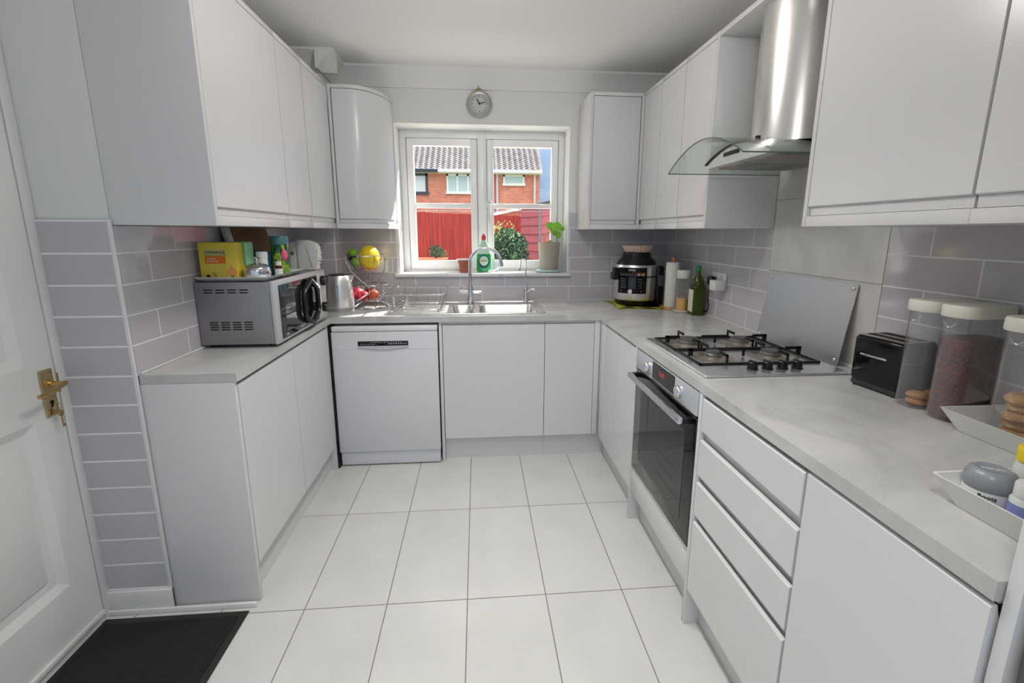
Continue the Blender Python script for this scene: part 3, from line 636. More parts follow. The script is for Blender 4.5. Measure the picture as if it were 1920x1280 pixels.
# ------------------------------------------------------------------ sink + taps
def rrect(xa, ya, xb, yb, r, n=5):
    P = []
    for cx, cy, a0 in ((xb-r, yb-r, 0), (xa+r, yb-r, 90), (xa+r, ya+r, 180), (xb-r, ya+r, 270)):
        for i in range(n+1):
            a = math.radians(a0+90*i/n); P.append((cx+r*math.cos(a), cy+r*math.sin(a)))
    return P
def sink():
    t = thing('sink', 'stainless steel inset sink with half bowl and left drainer below the window', 'sink', (1.08, -.3, ZT))
    z = ZT+.004
    # deck as grid of boxes round the two bowls and drainer
    b = B(); X = (.608, .985, 1.128, 1.160, 1.512, 1.556); ya, yb, yc, yd = -.548, -.520, -.190, -.075
    box(b, X[0], ya, ZT-.001, X[5], yb, z); box(b, X[0], yc, ZT-.001, X[5], yd, z)
    box(b, X[0], yb, ZT-.001, X[1], yc, z-.002); box(b, X[2], yb, ZT-.001, X[3], yc, z); box(b, X[4], yb, ZT-.001, X[5], yc, z)
    obj('deck', b, STEEL, t)
    b = B(); P = [(p[0], p[1], z) for p in rrect(X[0], ya, X[5], yd, .03)]; tube(b, P, .0035, 6, closed=True); obj('rim', b, STEEL, t)
    b = B()
    for i in range(8): tube(b, [(.66, -.48+i*.036, z-.001), (.965, -.48+i*.036, z-.001)], .003, 6)
    obj('drainer_ridges', b, STEEL, t)
    for xa, xb, dep in ((X[1], X[2], .09), (X[3], X[4], .155)):
        tb = bmesh.new(); rings = []
        for k, (ins, dz, r) in enumerate(((0, 0, .035), (.006, -.006, .04), (.012, -dep+.03, .045), (.03, -dep, .05))):
            P = rrect(xa+ins, yb+ins, xb-ins, yc-ins, r); rings.append([tb.verts.new((p[0], p[1], z+dz)) for p in P])
        for A, Bq in zip(rings, rings[1:]):
            n = len(A)
            for i in range(n): tb.faces.new((A[i], A[(i+1) % n], Bq[(i+1) % n], Bq[i]))
        tb.faces.new(rings[-1]); b = B(); merge(b, tb)
        cyl(b, ((xa+xb)/2, (yb+yc)/2, z-dep), ((xa+xb)/2, (yb+yc)/2, z-dep+.003), .03)
        # corner fillers
        obj('bowl', b, STEEL, t, smooth=60)
sink()
t = thing('mixer_tap', 'tall chrome swan-neck mixer tap with cross handles at the sink', 'tap', (1.104, -.13, ZT))
b = B(); y = -.13; cyl(b, (1.104, y, ZT+.003), (1.104, y, 1.03), .019, .017); cyl(b, (1.104, y, ZT+.003), (1.104, y, ZT+.012), .026); obj('body', b, CHROME, t)
b = B(); P = [(1.104, y, 1.02), (1.104, y, 1.10), (1.104, y, 1.17)]+arc((1.208, y, 1.172), .104, 180, 10, 22)+[(1.313, y-.002, 1.165)]
tube(b, P, .0105, 14); cyl(b, (1.3125, y, 1.178), (1.3165, y, 1.156), .0125); obj('spout', b, CHROME, t)
for s in (-1, 1):
    b = B(); cyl(b, (1.104+s*.015, y, .985), (1.104+s*.072, y, .985), .0125); cyl(b, (1.104+s*.050, y, .985), (1.104+s*.072, y, .985), .0150); h = obj('lever', b, CHROME, t)
    b = B(); cyl(b, (1.104+s*.062, y, .99), (1.104+s*.062, y-.002, 1.024), .003, seg=8); obj('pin', b, CHROME, h)
t = thing('filter_tap', 'small slim chrome drinking-water tap at the right end of the sink', 'tap', (1.480, -.10, ZT))
y = -.10; x = 1.482
b = B(); lathe(b, [(.018, 0), (.018, .006), (.011, .014), (.010, .05), (.013, .07), (.013, .09), (.006, .108), (0, .11)], (x, y, ZT+.003), 20); obj('body', b, CHROME, t)
b = B(); P = [(x, y, ZT+.10), (x, y, 1.16)]+arc((x-.018, y, 1.185), .018, 0, 170, 12)+[(x-.038, y, 1.16), (x-.043, y, 1.135)]
tube(b, P, .0042, 10); cyl(b, (x-.042, y, 1.142), (x-.045, y, 1.124), .006, .007); obj('spout', b, CHROME, t)
b = B(); cyl(b, (x+.008, y, .975), (x+.045, y, .998), .007, .005); tube(b, [(x+.04, y, 1.002), (x+.062, y, .995)], .006, 10); obj('lever', b, CHROME, t)

# ------------------------------------------------------------------ drying rack
t = thing('dish_rack', 'empty chrome wire dish rack on the drainer beside the fruit basket', 'dish rack', (.78, -.3, ZT+.004))
zr, zb_ = 1.018, .925
b = B(); top = rrect(.592, -.52, .955, -.06, .03); low = rrect(.628, -.48, .925, -.10, .025); mid = rrect(.612, -.497, .938, -.083, .027)
tube(b, [(p[0], p[1], zr) for p in top], .0042, 8, closed=True); obj('rim', b, WIRE, t)
b = B(); tube(b, [(p[0], p[1], zb_) for p in low], .003, 6, closed=True); tube(b, [(p[0], p[1], .968) for p in mid], .0018, 6, closed=True)
for i in range(9):
    y = -.46+i*.045; tube(b, [(.628, y, zb_), (.925, y, zb_)], .0016, 6)
for i in range(4):
    x = .66+i*.08; tube(b, [(x, -.52+.001, zr), (x, -.48, zb_), (x, -.10, zb_), (x, -.06, zr)], .0018, 6)
for i in range(5):
    y = -.44+i*.08; tube(b, [(.593, y, zr), (.628, y, zb_)], .0018, 6); tube(b, [(.954, y, zr), (.925, y, zb_)], .0018, 6)
obj('basket_wires', b, WIRE, t)
b = B()
for i in range(13):
    y = -.46+i*.029; tube(b, [(.70, y, zb_), (.708, y, zb_+.055), (.722, y, zb_+.055), (.73, y, zb_)], .0015, 6)
obj('plate_divider', b, WIRE, t)
for (x, y) in ((.64, -.47), (.915, -.47), (.64, -.11), (.915, -.11)):
    b = B(); cyl(b, (x, y, ZT+.004), (x, y, zb_), .005); obj('foot', b, WIRE, t)
# ------------------------------------------------------------------ kettle
t = thing('kettle', 'brushed steel kettle with black handle beside the fruit basket', 'kettle', (.307, -.34, ZT))
kx, ky = .307, -.335
b = B(); lathe(b, [(0, .020), (.083, .020), (.084, .026), (.080, .10), (.073, .18), (.068, .208), (.064, .216), (0, .216)], (kx, ky, ZT), 40); obj('body', b, mat('kettle_steel', (238, 237, 234), .33, .9), t)
b = B(); lathe(b, [(0, .0), (.082, .0), (.084, .006), (.082, .018), (0, .018)], (kx, ky, ZT), 40); obj('power_base', b, mat('kettle_base', (190, 190, 188), .3, .6), t)
b = B(); lathe(b, [(.062, .216), (.060, .222), (.02, .227), (0, .227)], (kx, ky, ZT), 32); obj('lid', b, BLK, t)
b = B(); prism(b, [(kx+.055, ky-.02), (kx+.094, ky), (kx+.055, ky+.02)], 'z', ZT+.155, ZT+.217)
for v in b.verts:
    if v.co.z < ZT+.2 and v.co.x > kx+.08: v.co.x -= .03; 
obj('spout', b, STEEL, t)
b = B(); P = [(kx-.058, ky-.01, ZT+.205), (kx-.095, ky-.02, ZT+.208), (kx-.120, ky-.025, ZT+.185), (kx-.124, ky-.025, ZT+.14), (kx-.112, ky-.02, ZT+.095), (kx-.088, ky-.015, ZT+.075), (kx-.078, ky-.01, ZT+.06)]
tube(b, P, .011, 12, rs=[.010, .012, .012, .011, .011, .012, .010]); obj('handle', b, BLK, t)
b = B(); P = rrect(-.008, .055, .008, .165, .0075); 
tb = bmesh.new(); vv = [tb.verts.new((p[0], 0, p[1])) for p in P]; tb.faces.new(vv); r = bmesh.ops.extrude_face_region(tb, geom=tb.faces[:]); bmesh.ops.translate(tb, verts=[e for e in r['geom'] if isinstance(e, bmesh.types.BMVert)], vec=(0, .02, 0))
merge(b, tb, Matrix.Translation((kx+.008, ky-.0835, ZT)) @ Matrix.Rotation(-.04, 4, 'X')); obj('water_gauge', b, mat('gauge_plastic', (176, 182, 186), .3), t)

# ------------------------------------------------------------------ fruit basket + fruit
bx, by = .455, -.20
t = thing('fruit_basket', 'two-tier silver wire fruit basket in the corner by the window', 'fruit basket', (bx, by, ZT))
ux, uy = .440, -.20
def wirebowl(cx, cy, z0, z1, r0, r1, nw, name):
    b = B(); circ = lambda r, z, n=36: [(cx+r*math.cos(2*PI*i/n), cy+r*math.sin(2*PI*i/n), z) for i in range(n)]
    tube(b, circ(r1, z1), .0035, 6, closed=True); tube(b, circ(r0, z0), .002, 6, closed=True); tube(b, circ(r0*.5, z0), .0018, 6, closed=True)
    for i in range(nw):
        a = 2*PI*i/nw; P = []
        for k in range(7):
            q = k/6; r = r0*.5+(r1-r0*.5)*math.sin(q*PI/2); z = z0+(z1-z0)*(1-math.cos(q*PI/2)); P.append((cx+r*math.cos(a), cy+r*math.sin(a), z))
        tube(b, P, .0014, 5)
    return obj(name, b, WIRE, t)
wirebowl(ux, uy, 1.140, 1.234, .055, .120, 22, 'upper_bowl')
wirebowl(bx+.008, by, .945, 1.050, .055, .116, 22, 'lower_bowl')
b = B(); tube(b, arc((bx, by, ZT+.006), .118, 0, 355, 36, 'xy'), .003, 6, closed=True)
for i in range(8):
    a = 2*PI*i/8; tube(b, [(bx+.118*math.cos(a), by+.118*math.sin(a), ZT+.006), (bx+.06*math.cos(a), by+.06*math.sin(a), .945)], .0022, 5)
obj('base_ring', b, WIRE, t)
b = B(); P = [(ux+.118, by-.03, 1.236), (ux+.134, by-.04, 1.20), (ux+.128, by-.055, 1.15), (ux+.09, by-.085, 1.07), (ux+.03, by-.110, 1.0), (ux-.04, by-.11, .955)]
tube(b, P, .0042, 8); P2 = [(ux-.118, by+.03, 1.234), (ux-.134, by+.04, 1.19), (ux-.11, by+.05, 1.13), (ux-.04, by+.07, 1.05), (ux+.03, by+.10, .99), (ux+.07, by+.10, .95)]
tube(b, P2, .0042, 8); obj('curved_arm', b, WIRE, t)
def fruit(name, label, cat, c, r, col, sz=(1, 1, 1), rib=0, rough=.35, group=None, noise=0, stem=True):
    t = thing(name, label, cat, c, 0, group)
    tb = bmesh.new(); bmesh.ops.create_uvsphere(tb, u_segments=40, v_segments=24, radius=r)
    for v in tb.verts:
        a = math.atan2(v.co.y, v.co.x); f = 1+rib*abs(math.cos(a*5))-(.0); h = v.co.z/r
        dimple = 1-.12*max(0, abs(h)-.75)/.25 if name == 'apple' else 1
        v.co = Vector((v.co.x*f*sz[0], v.co.y*f*sz[1], v.co.z*sz[2]*dimple))
    b = B(); merge(b, tb); obj('flesh', b, mat(name+'_skin_'+'_'.join(map(str, col)), col, rough, noise=noise, nscale=30), t, world=False)
    if stem:
        b = B(); tube(b, [(0, 0, r*sz[2]*.86), (.003, 0, r*sz[2]*1.12)], .002, 6); obj('stem', b, mat('stem_brown', (90, 70, 40), .7), t, world=False)
fruit('melon', 'large yellow melon in the upper fruit basket', 'melon', (.468, -.20, 1.219), .066, (236, 206, 40), (.96, .96, 1.17), .03, .3, noise=.06)
fruit('lime', 'small bright green lime on top at the left of the upper basket', 'lime', (.372, -.225, 1.252), .026, (112, 168, 30), (1.1, 1, .9), stem=False)
fruit('avocado', 'dark purple avocado at the left rim of the upper basket', 'avocado', (.350, -.175, 1.222), .028, (34, 26, 38), (1, 1, 1.15), stem=False)
fruit('green_apple', 'green apple under the lime in the upper basket', 'apple', (.386, -.225, 1.190), .032, (128, 160, 60), stem=False)
fruit('pomegranate', 'large pink-red pomegranate at the left of the lower basket', 'pomegranate', (.384, -.235, .997), .039, (196, 44, 62), noise=.15)
fruit('apple', 'red apple in the middle of the lower basket', 'apple', (.430, -.26, .983), .033, (200, 34, 56), noise=.1)
fruit('apple', 'striped red and yellow apple at the right of the lower basket', 'apple', (.487, -.24, .986), .035, (214, 96, 62), noise=.3)
fruit('apple', 'dark red apple at the back of the lower basket', 'apple', (.455, -.165, .99), .036, (160, 28, 44))

# sockets
def socket(label, c, ax, w=.146, h=.086):
    t = thing('wall_socket', label, 'socket', c)
    x, y, z = c; b = B()
    if ax == 'y': box(b, x-w/2, y-.011, z-h/2, x+w/2, y, z+h/2, .004)
    else: box(b, x-.011, y-w/2, z-h/2, x, y+w/2, z+h/2, .004)
    p = obj('faceplate', b, PLW, t)
    for s in (-1, 1):
        b = B()
        if ax == 'y': box(b, x+s*.038-.007, y-.014, z+.012, x+s*.038+.007, y-.0105, z+.032, .001)
        else: box(b, x-.014, y+s*.038-.007, z+.012, x-.0105, y+s*.038+.007, z+.032, .001)
        obj('switch', b, PLW, p)
    return t
socket('white double socket on the tiles behind the fruit basket', (.475, -.008, 1.150), 'y')
socket('white double socket on the right wall with two plugs in it', (2.499, -.785, 1.122), 'x', .152)
t = thing('plug', 'white plug in the right wall socket with a square adaptor body', 'plug', (2.47, -.84, 1.10)); b = B(); box(b, 2.425, -.872, 1.072, 2.4875, -.808, 1.128, .006); obj('plug_body', b, PLW, t)
t = thing('plug', 'black plug and trailing flex in the left half of the right wall socket', 'plug', (2.47, -.745, 1.12))
b = B(); box(b, 2.452, -.770, 1.092, 2.4875, -.722, 1.142, .010); obj('plug_body', b, BLK, t)
b = B(); tube(b, [(2.46, -.748, 1.095), (2.455, -.75, 1.06), (2.455, -.75, 1.02), (2.468, -.74, .975), (2.484, -.70, .935), (2.486, -.62, .915), (2.475, -.50, ZT+.005), (2.44, -.40, ZT+.005)], .0038, 8); obj('flex', b, BLK, t)

# ------------------------------------------------------------------ microwave and what stands on it
def microwave():
    t = thing('microwave', 'silver grey microwave oven with black glass door on the left worktop', 'microwave', (.165, -.95, ZT))
    x0, x1, ya, yb, z0, z1 = .012, .302, -1.293, -.634, ZT+.014, 1.178
    b = B(); box(b, x0, ya, z0, x1, yb, z1, .003); body = obj('case', b, GREYP, t)
    b = B()
    for row, zz, lens in ((0, 1.147, 1), (1, 1.136, 1)):
        for k in range(4): box(b, .046+k*.046, ya-.0008, zz-.0025, .080+k*.046, ya+.002, zz+.0025, .001)
    for row in range(4):
        for k in range(4): box(b, .054+k*.045, ya-.0008, 1.013-row*.010-.0025, .088+k*.045, ya+.002, 1.013-row*.010+.0025, .001)
    obj('vent_slots', b, DARK, body)
    b = B(); box(b, .302, ya+.0, z0-.002, .318, yb, z1+.003, .004); fr = obj('front_frame', b, LGREY, t)
    b = B(); box(b, .3175, -1.245, .930, .323, -.778, 1.160, .002); dr = obj('door_glass', b, mat('mirror_black_glass', (20, 20, 23), .03, spec=1), t)
    b = B(); box(b, .3225, -1.20, .955, .3232, -.99, 1.14, .0); obj('door_window', b, mat('mw_window', (38, 38, 42), .03, spec=1.0), dr)
    text('logo', 'cookworks', .013, (.3236, -1.02, .945), (0, 1, 0), (0, 0, 1), PLW, dr, .0002)
    text('power_text', '700W', .012, (.3236, -1.20, .941), (0, 1, 0), (0, 0, 1), PLW, dr, .0002)
    # elongated hexagonal loop handle
    yc, zc = -.920, 1.046; outer = [(0, .104), (.080, .064), (.092, .045), (.094, -.05), (.080, -.070), (0, -.104), (-.080, -.070), (-.094, -.05), (-.092, .045), (-.080, .064)]
    b = B(); tube(b, [(.338, yc+p[0], zc+p[1]) for p in outer], .0125, 10, closed=True)
    for z in (zc+.1, zc-.1): cyl(b, (.320, yc, z), (.338, yc, z), .008)
    h = obj('door_handle', b, BLK, dr)
    b = B(); tube(b, [(.347, yc+p[0]*1.06, zc+p[1]*1.05) for p in (outer[0], outer[1], outer[2], outer[3], outer[4])], .005, 8); obj('handle_trim', b, CHROME, h)
    b = B(); box(b, .3175, -.772, .928, .322, -.640, 1.168, .002); cp = obj('control_panel', b, LGREY, t)
    for zz in (1.125, .985):
        b = B(); lathe(b, [(.026, 0), (.026, .018), (.022, .024), (0, .024)], M=Matrix.Translation((.322, -.705, zz)) @ Matrix.Rotation(PI/2, 4, 'Y')); obj('knob', b, BLK, cp)
    for x in (.04, .28):
        for y in (-1.25, -.68):
            b = B(); cyl(b, (x, y, ZT), (x, y, z0+.001), .014); obj('foot', b, BLK, t)
microwave()
ZM = 1.178
t = thing('serving_tray', 'white melamine tray on top of the microwave', 'tray', (.16, -1.08, ZM))
def tray(bm, xa, ya, xb, yb, z, h, fl, th=.003):
    t2 = bmesh.new(); rs = []
    for ins, dz in ((0, h), (fl, 0), (fl+.0, 0)): rs.append([t2.verts.new((p[0], p[1], z+dz)) for p in rrect(xa+ins, ya+ins, xb-ins, yb-ins, .012 if ins else .008, 4)])
    ins_r = [[t2.verts.new((p[0], p[1], z+dz)) for p in rrect(xa+i, ya+i, xb-i, yb-i, .008, 4)] for i, dz in ((th+.001, h), (fl+th*.6, th))]
    n = len(rs[0])
    for A, C in ((rs[0], rs[1]), (ins_r[1], ins_r[0]), (ins_r[0], rs[0])):
        for i in range(n): t2.faces.new((A[i], A[(i+1) % n], C[(i+1) % n], C[i]))
    t2.faces.new(rs[1]); t2.faces.new(ins_r[1]); 
    for v in rs[2]: t2.verts.remove(v)
    merge(bm, t2)
b = B(); tray(b, .004, -1.292, .300, -.86, ZM+.003, .018, .022); obj('tray_shell', b, PLW, t)
ZQ = ZM+.0065
t = thing('tea_box', 'yellow lemon and ginger tea box at the near end of the white tray', 'tea box', (.095, -1.235, ZQ))
b = B(); box(b, .032, -1.268, ZQ, .174, -1.205, ZQ+.152, .001); obj('carton', b, mat('yellow_card', (222, 200, 66), .5), t)
yf = -1.2688
def card(xa, za, xb, zb, col, nm, y=yf, m=None):
    b = B(); box(b, xa, y, za, xb, y+.0006, zb); return obj(nm, b, m or mat('print_'+'_'.join(map(str, col)), col, .5), t)
card(.054, ZQ+.100, .134, ZQ+.125, (196, 184, 120), 'name_band'); card(.054, ZQ+.0985, .134, ZQ+.100, (70, 60, 30), 'name_rule', yf-.0003)
card(.054, ZQ+.068, .134, ZQ+.0965, (222, 112, 24), 'flavour_band'); card(.058, ZQ+.006, .134, ZQ+.066, (214, 190, 76), 'picture_panel')
text('brand_text', 'TWININGS', .0165, (.094, yf-.0004, ZQ+.1125), (1, 0, 0), (0, 0, 1), mat('ink', (30, 28, 26), .5), t)
text('flavour_text', 'LEMON', .0095, (.064, yf-.0004, ZQ+.087), (1, 0, 0), (0, 0, 1), PLW, t, align='LEFT')
text('flavour_text', '& GINGER', .0095, (.062, yf-.0004, ZQ+.077), (1, 0, 0), (0, 0, 1), PLW, t, align='LEFT')
b = B(); cyl(b, (.060, yf, ZQ+.016), (.060, yf-.0007, ZQ+.016), .0075); obj('round_badge', b, mat('ink', (30, 28, 26), .5), t)
b = B(); tube(b, [(.080, yf-.0005, ZQ+.032), (.088, yf-.0005, ZQ+.024), (.094, yf-.0005, ZQ+.010)], .0018, 6); prism(b, [(.144, ZQ+.006), (.162, ZQ+.005), (.160, ZQ+.017), (.150, ZQ+.020)], 'y', yf-.0006, yf); obj('leaf_print', b, mat('leaf_ink', (60, 110, 50), .5), t)
b = B(); prism(b, [(.136, ZQ+.04), (.152, ZQ+.06), (.171, ZQ+.045), (.171, ZQ+.006), (.152, ZQ+.024), (.138, ZQ+.016)], 'y', yf-.0004, yf); obj('ginger_print', b, mat('ginger_ink', (226, 160, 90), .5), t)
t = thing('tea_box', 'pale green tea carton directly behind the yellow tea box', 'tea box', (.12, -1.17, ZQ))
b = B(); box(b, .055, -1.203, ZQ, .180, -1.122, ZQ+.153, .001); obj('carton', b, mat('green_card', (126, 186, 110), .5), t)
b = B(); box(b, .1802, -1.200, ZQ+.002, .1808, -1.125, ZQ+.148); obj('side_print', b, mat('mint_card', (160, 214, 170), .5), t)
t = thing('food_box', 'blue carton with a sloping lid on the tray behind the green carton', 'box', (.17, -1.04, ZQ))
b = B(); prism(b, [(.100, ZQ), (.225, ZQ), (.225, ZQ+.085), (.205, ZQ+.105), (.100, ZQ+.120)], 'y', -1.075, -1.00, .001); obj('carton', b, mat('blue_card', (44, 92, 136), .45), t)
b = B(); box(b, .2252, -1.07, ZQ+.03, .2258, -1.01, ZQ+.07); obj('side_print', b, mat('navy_ink', (28, 48, 100), .5), t)
t = thing('jar', 'small white jar with a white lid behind the sugar bowl', 'jar', (.205, -1.10, ZQ))
b = B(); lathe(b, [(0, 0), (.022, 0), (.022, .085), (.020, .09), (0, .09)], (.212, -1.12, ZQ), 24); obj('body', b, PLW, t)
b = B(); lathe(b, [(.0235, .083), (.0235, .108), (.021, .110), (0, .110)], (.212, -1.12, ZQ), 24); obj('lid', b, PLW, t)
t = thing('sugar_bowl', 'round steel sugar bowl with glass lid at the front of the white tray', 'sugar bowl', (.205, -1.20, ZQ))
sbx, sby = .234, -1.226
b = B(); lathe(b, [(0, 0), (.036, 0), (.048, .008), (.052, .027), (.049, .046), (.045, .052), (.042, .048), (0, .036)], (sbx, sby, ZQ), 32); obj('bowl', b, CHROME, t)
b = B(); lathe(b, [(.048, .052), (.038, .060), (.016, .067), (.008, .070), (.007, .078), (.013, .085), (.013, .091), (0, .094)], (sbx, sby, ZQ), 32); obj('lid', b, mat('steel_lid', (190, 190, 190), .15, .9), t)
t = thing('medicine_bottle', 'small dark bottle with a white cap and label between sugar bowl and canister', 'bottle', (.258, -1.13, ZQ))
b = B(); lathe(b, [(0, 0), (.016, 0), (.016, .040), (.010, .050), (.010, .055), (0, .055)], (.276, -1.115, ZQ), 24); obj('body', b, mat('amber_glass', (70, 26, 20), .12), t)
b = B(); lathe(b, [(.0165, .004), (.0165, .036)], (.276, -1.115, ZQ), 24); obj('paper_label', b, PLW, t)
b = B(); lathe(b, [(.012, .050), (.012, .066), (0, .067)], (.276, -1.115, ZQ), 24); obj('cap', b, PLW, t)
t = thing('canister', 'tall green floral canister with a teal lid on the white tray', 'canister', (.258, -1.03, ZQ))
cx, cy = .256, -1.035
def canister_mat():
    m = bpy.data.materials.new('tropical_print'); m.use_nodes = True; n = m.node_tree; bb = n.nodes['Principled BSDF']
    tcn = n.nodes.new('ShaderNodeTexCoord'); mpg = n.nodes.new('ShaderNodeMapping'); mpg.inputs['Scale'].default_value = (1, 1, .45)
    a = n.nodes.new('ShaderNodeTexNoise'); a.inputs['Scale'].default_value = 42; a.inputs['Detail'].default_value = 2
    r = n.nodes.new('ShaderNodeValToRGB'); r.color_ramp.interpolation = 'CONSTANT'; e = r.color_ramp.elements
    e[0].position = 0; e[0].color = (*lin((20, 62, 44)), 1); e[1].position = .44; e[1].color = (*lin((50, 118, 52)), 1)
    x = e.new(.53); x.color = (*lin((160, 180, 50)), 1); x = e.new(.62); x.color = (*lin((120, 150, 60)), 1)
    n.links.new(tcn.outputs['Object'], mpg.inputs[0]); n.links.new(mpg.outputs[0], a.inputs['Vector']); n.links.new(a.outputs['Fac'], r.inputs['Fac']); n.links.new(r.outputs['Color'], bb.inputs['Base Color']); bb.inputs['Roughness'].default_value = .3
    return m
b = B(); lathe(b, [(0, 0), (.036, 0), (.037, .003), (.037, .142), (0, .142)], (cx, cy, ZQ), 32); obj('body', b, canister_mat(), t)
b = B(); ball(b, (cx+.024, cy-.024, ZQ+.092), .017, 1, .5, 1.6); obj('flower_print', b, mat('pink_ink', (238, 96, 140), .4), t)
b = B(); lathe(b, [(.038, .141), (.038, .172), (.035, .177), (0, .177)], (cx, cy, ZQ), 32); obj('lid', b, mat('teal_lid', (70, 116, 122), .35), t)
t = thing('leaning_tray', 'brown-faced tray with white rim leaning on the tiles behind the microwave top', 'tray', (.06, -.83, ZM))
M = Matrix.Translation((.078, -.81, ZM+.002)) @ Matrix.Rotation(math.radians(-13), 4, 'Y')
def put(bm): bmesh.ops.transform(bm, matrix=M, verts=bm.verts); return bm
b = B(); box(b, -.008, -.19, 0, 0, .19, .222, .002); obj('panel', put(b), mat('brown_card', (112, 78, 48), .6, noise=.1, nscale=8), t)
b = B(); box(b, -.012, -.24, 0, .004, -.191, .222, .002); box(b, -.012, .191, 0, .004, .197, .222, .002); obj('rim', put(b), PLW, t)
t = thing('filter_jug', 'white plastic jug with grey dot on the far end of the microwave', 'jug', (.12, -.735, ZM))
def jp(x, y): return (.166+(x-945)*.00058, ZM+.0005+(505-y)*.00058)
b = B(); prism(b, [jp(945, 500), jp(945, 250), jp(1012, 246), jp(1012, 505)], 'y', -.700, -.645, .004); obj('reservoir', b, PLW, t)
b = B(); prism(b, [jp(1014, 505), jp(1012, 232), jp(1060, 230), jp(1140, 240), jp(1190, 272), jp(1200, 310), jp(1192, 350), jp(1206, 400), jp(1178, 440), jp(1186, 505)], 'y', -.705, -.640, .006); obj('body', b, mat('cream_plastic', (214, 212, 210), .22), t)
b = B(); p = jp(975, 350); cyl(b, (p[0], -.7002, p[1]), (p[0], -.7020, p[1]), .0105); obj('dot_badge', b, mat('grey_badge', (130, 130, 134), .4), t)
b = B(); prism(b, [jp(1100, 300), jp(1112, 300), jp(1150, 470), jp(1138, 470)], 'y', -.7062, -.7045); obj('groove', b, LGREY, t)

# ------------------------------------------------------------------ window sill things
def terracotta(label, c):
    t = thing('plant_pot', label, 'plant pot', c); x, y, z = c
    b = B(); lathe(b, [(0, 0), (.031, 0), (.038, .068), (.042, .068), (.044, .088), (.040, .088), (.036, .070), (0, .066)], c, 32); obj('pot', b, mat('terracotta', (168, 98, 80), .8, noise=.15, nscale=25), t)
    b = B(); lathe(b, [(.045, .084), (.052, .088), (.052, .093), (0, .094)], c, 32); obj('saucer_cover', b, PLW, t)
terracotta('small terracotta pot topped with a white saucer on the window sill', (1.058, .085, 1.1015))
t = thing('washing_up_liquid', 'green washing-up liquid bottle with a red cap on the window sill', 'bottle', (1.200, .08, 1.1015))
fx, fy, fz = 1.200, .080, 1.1015
b = B(); lathe(b, [(0, 0), (.046, 0), (.051, .008), (.052, .09), (.050, .128), (0, .128)], (fx, fy, fz), 36, 1, .5); obj('liquid', b, mat('green_soap', (44, 160, 96), .08, spec=.6), t)
b = B(); lathe(b, [(.0505, .128), (.044, .160), (.032, .190), (.019, .215), (.014, .228), (0, .229)], (fx, fy, fz), 36, 1, .5); obj('bottle_shoulder', b, mat('clear_green_plastic', (196, 222, 206), .15), t)
b = B(); lathe(b, [(.0155, .226), (.0165, .245), (.013, .256), (.008, .258), (.008, .266), (0, .267)], (fx, fy, fz), 24); obj('cap', b, mat('red_cap', (214, 62, 70), .3), t)
# oval label conforming to the curved front
def ovalpatch(bm, rx, rz, zc, off, n=28):
    tb = bmesh.new(); cen = None; ring = []
    def P(u, v):
        x = u; a = min(.98, abs(x)/.052); yy = -.5*.052*math.sqrt(1-a*a); return (fx+x, fy+yy-off, fz+zc+v)
    rows = []
    for k in range(0, 5):
        q = k/4; rows.append([tb.verts.new(P(rx*q*math.cos(2*PI*i/n), rz*q*math.sin(2*PI*i/n))) for i in range(n)] if k else [tb.verts.new(P(0, 0))])
    for i in range(n): tb.faces.new((rows[0][0], rows[1][i], rows[1][(i+1) % n]))
    for A, C in zip(rows[1:], rows[2:]):
        for i in range(n): tb.faces.new((A[i], C[i], C[(i+1) % n], A[(i+1) % n]))
    merge(bm, tb)
b = B(); ovalpatch(b, .038, .046, .075, .0012); lb = obj('label', b, mat('navy_label', (40, 70, 92), .4), t)
b = B(); ovalpatch(b, .031, .034, .080, .0024); obj('label_disc', b, mat('pale_label', (196, 226, 204), .4), lb)
text('brand_text', 'FAIRY', .021, (fx, fy-.0305, fz+.080), (1, 0, 0), (0, 0, 1), mat('red_ink', (214, 60, 44), .5), lb, .0006)
t = thing('scourer_cup', 'small clear glass beaker behind the tap on the window sill', 'glass', (1.285, .12, 1.1015))
b = B(); lathe(b, [(0, .002), (.024, .002), (.030, .09), (.0285, .09), (.023, .006), (0, .006)], (1.29, .125, 1.1015), 24); obj('beaker', b, JAR, t)
t = thing('dish_brush', 'white dish brush lying on the window sill behind the tap spout', 'brush', (1.29, .05, 1.1015))
b = B(); tube(b, [(1.232, .035, 1.108), (1.275, .045, 1.118), (1.318, .055, 1.140)], .006, 8, rs=[.009, .006, .005]); obj('brush_handle', b, PLW, t)
b = B(); cyl(b, (1.228, .030, 1.103), (1.245, .040, 1.112), .008); obj('bristles', b, mat('bristle_white', (230, 230, 226), .8), t)
# potted geranium cutting
t = thing('potted_plant', 'round-leaved green plant in a beige pot on a mint saucer on the sill', 'potted plant', (1.668, .095, 1.1015))
px, py, pz = 1.668, .095, 1.1015
b = B(); lathe(b, [(0, 0), (.088, 0), (.094, .004), (.096, .014), (.092, .016), (0, .008)], (px, py, pz), 40); obj('saucer', b, mat('mint_ceramic', (184, 214, 208), .25), t)
b = B(); lathe(b, [(0, .012), (.062, .012), (.064, .016), (.079, .202), (.081, .208), (.077, .208), (.073, .185), (0, .180)], (px, py, pz), 40); obj('pot', b, mat('beige_ceramic', (176, 168, 152), .45), t)
b = B(); lathe(b, [(0, .188), (.0735, .186)], (px, py, pz), 24); obj('compost', b, mat('compost', (52, 42, 34), .9, noise=.3, nscale=80), t)
LEAF = mat('fresh_leaf', (156, 212, 78), .45); STEM = mat('pale_stem', (190, 196, 120), .5)
b = B(); tube(b, [(px-.035, py, pz+.185), (px-.034, py-.005, pz+.235), (px-.010, py-.01, pz+.275), (px+.02, py-.01, pz+.285)], .0032, 7)
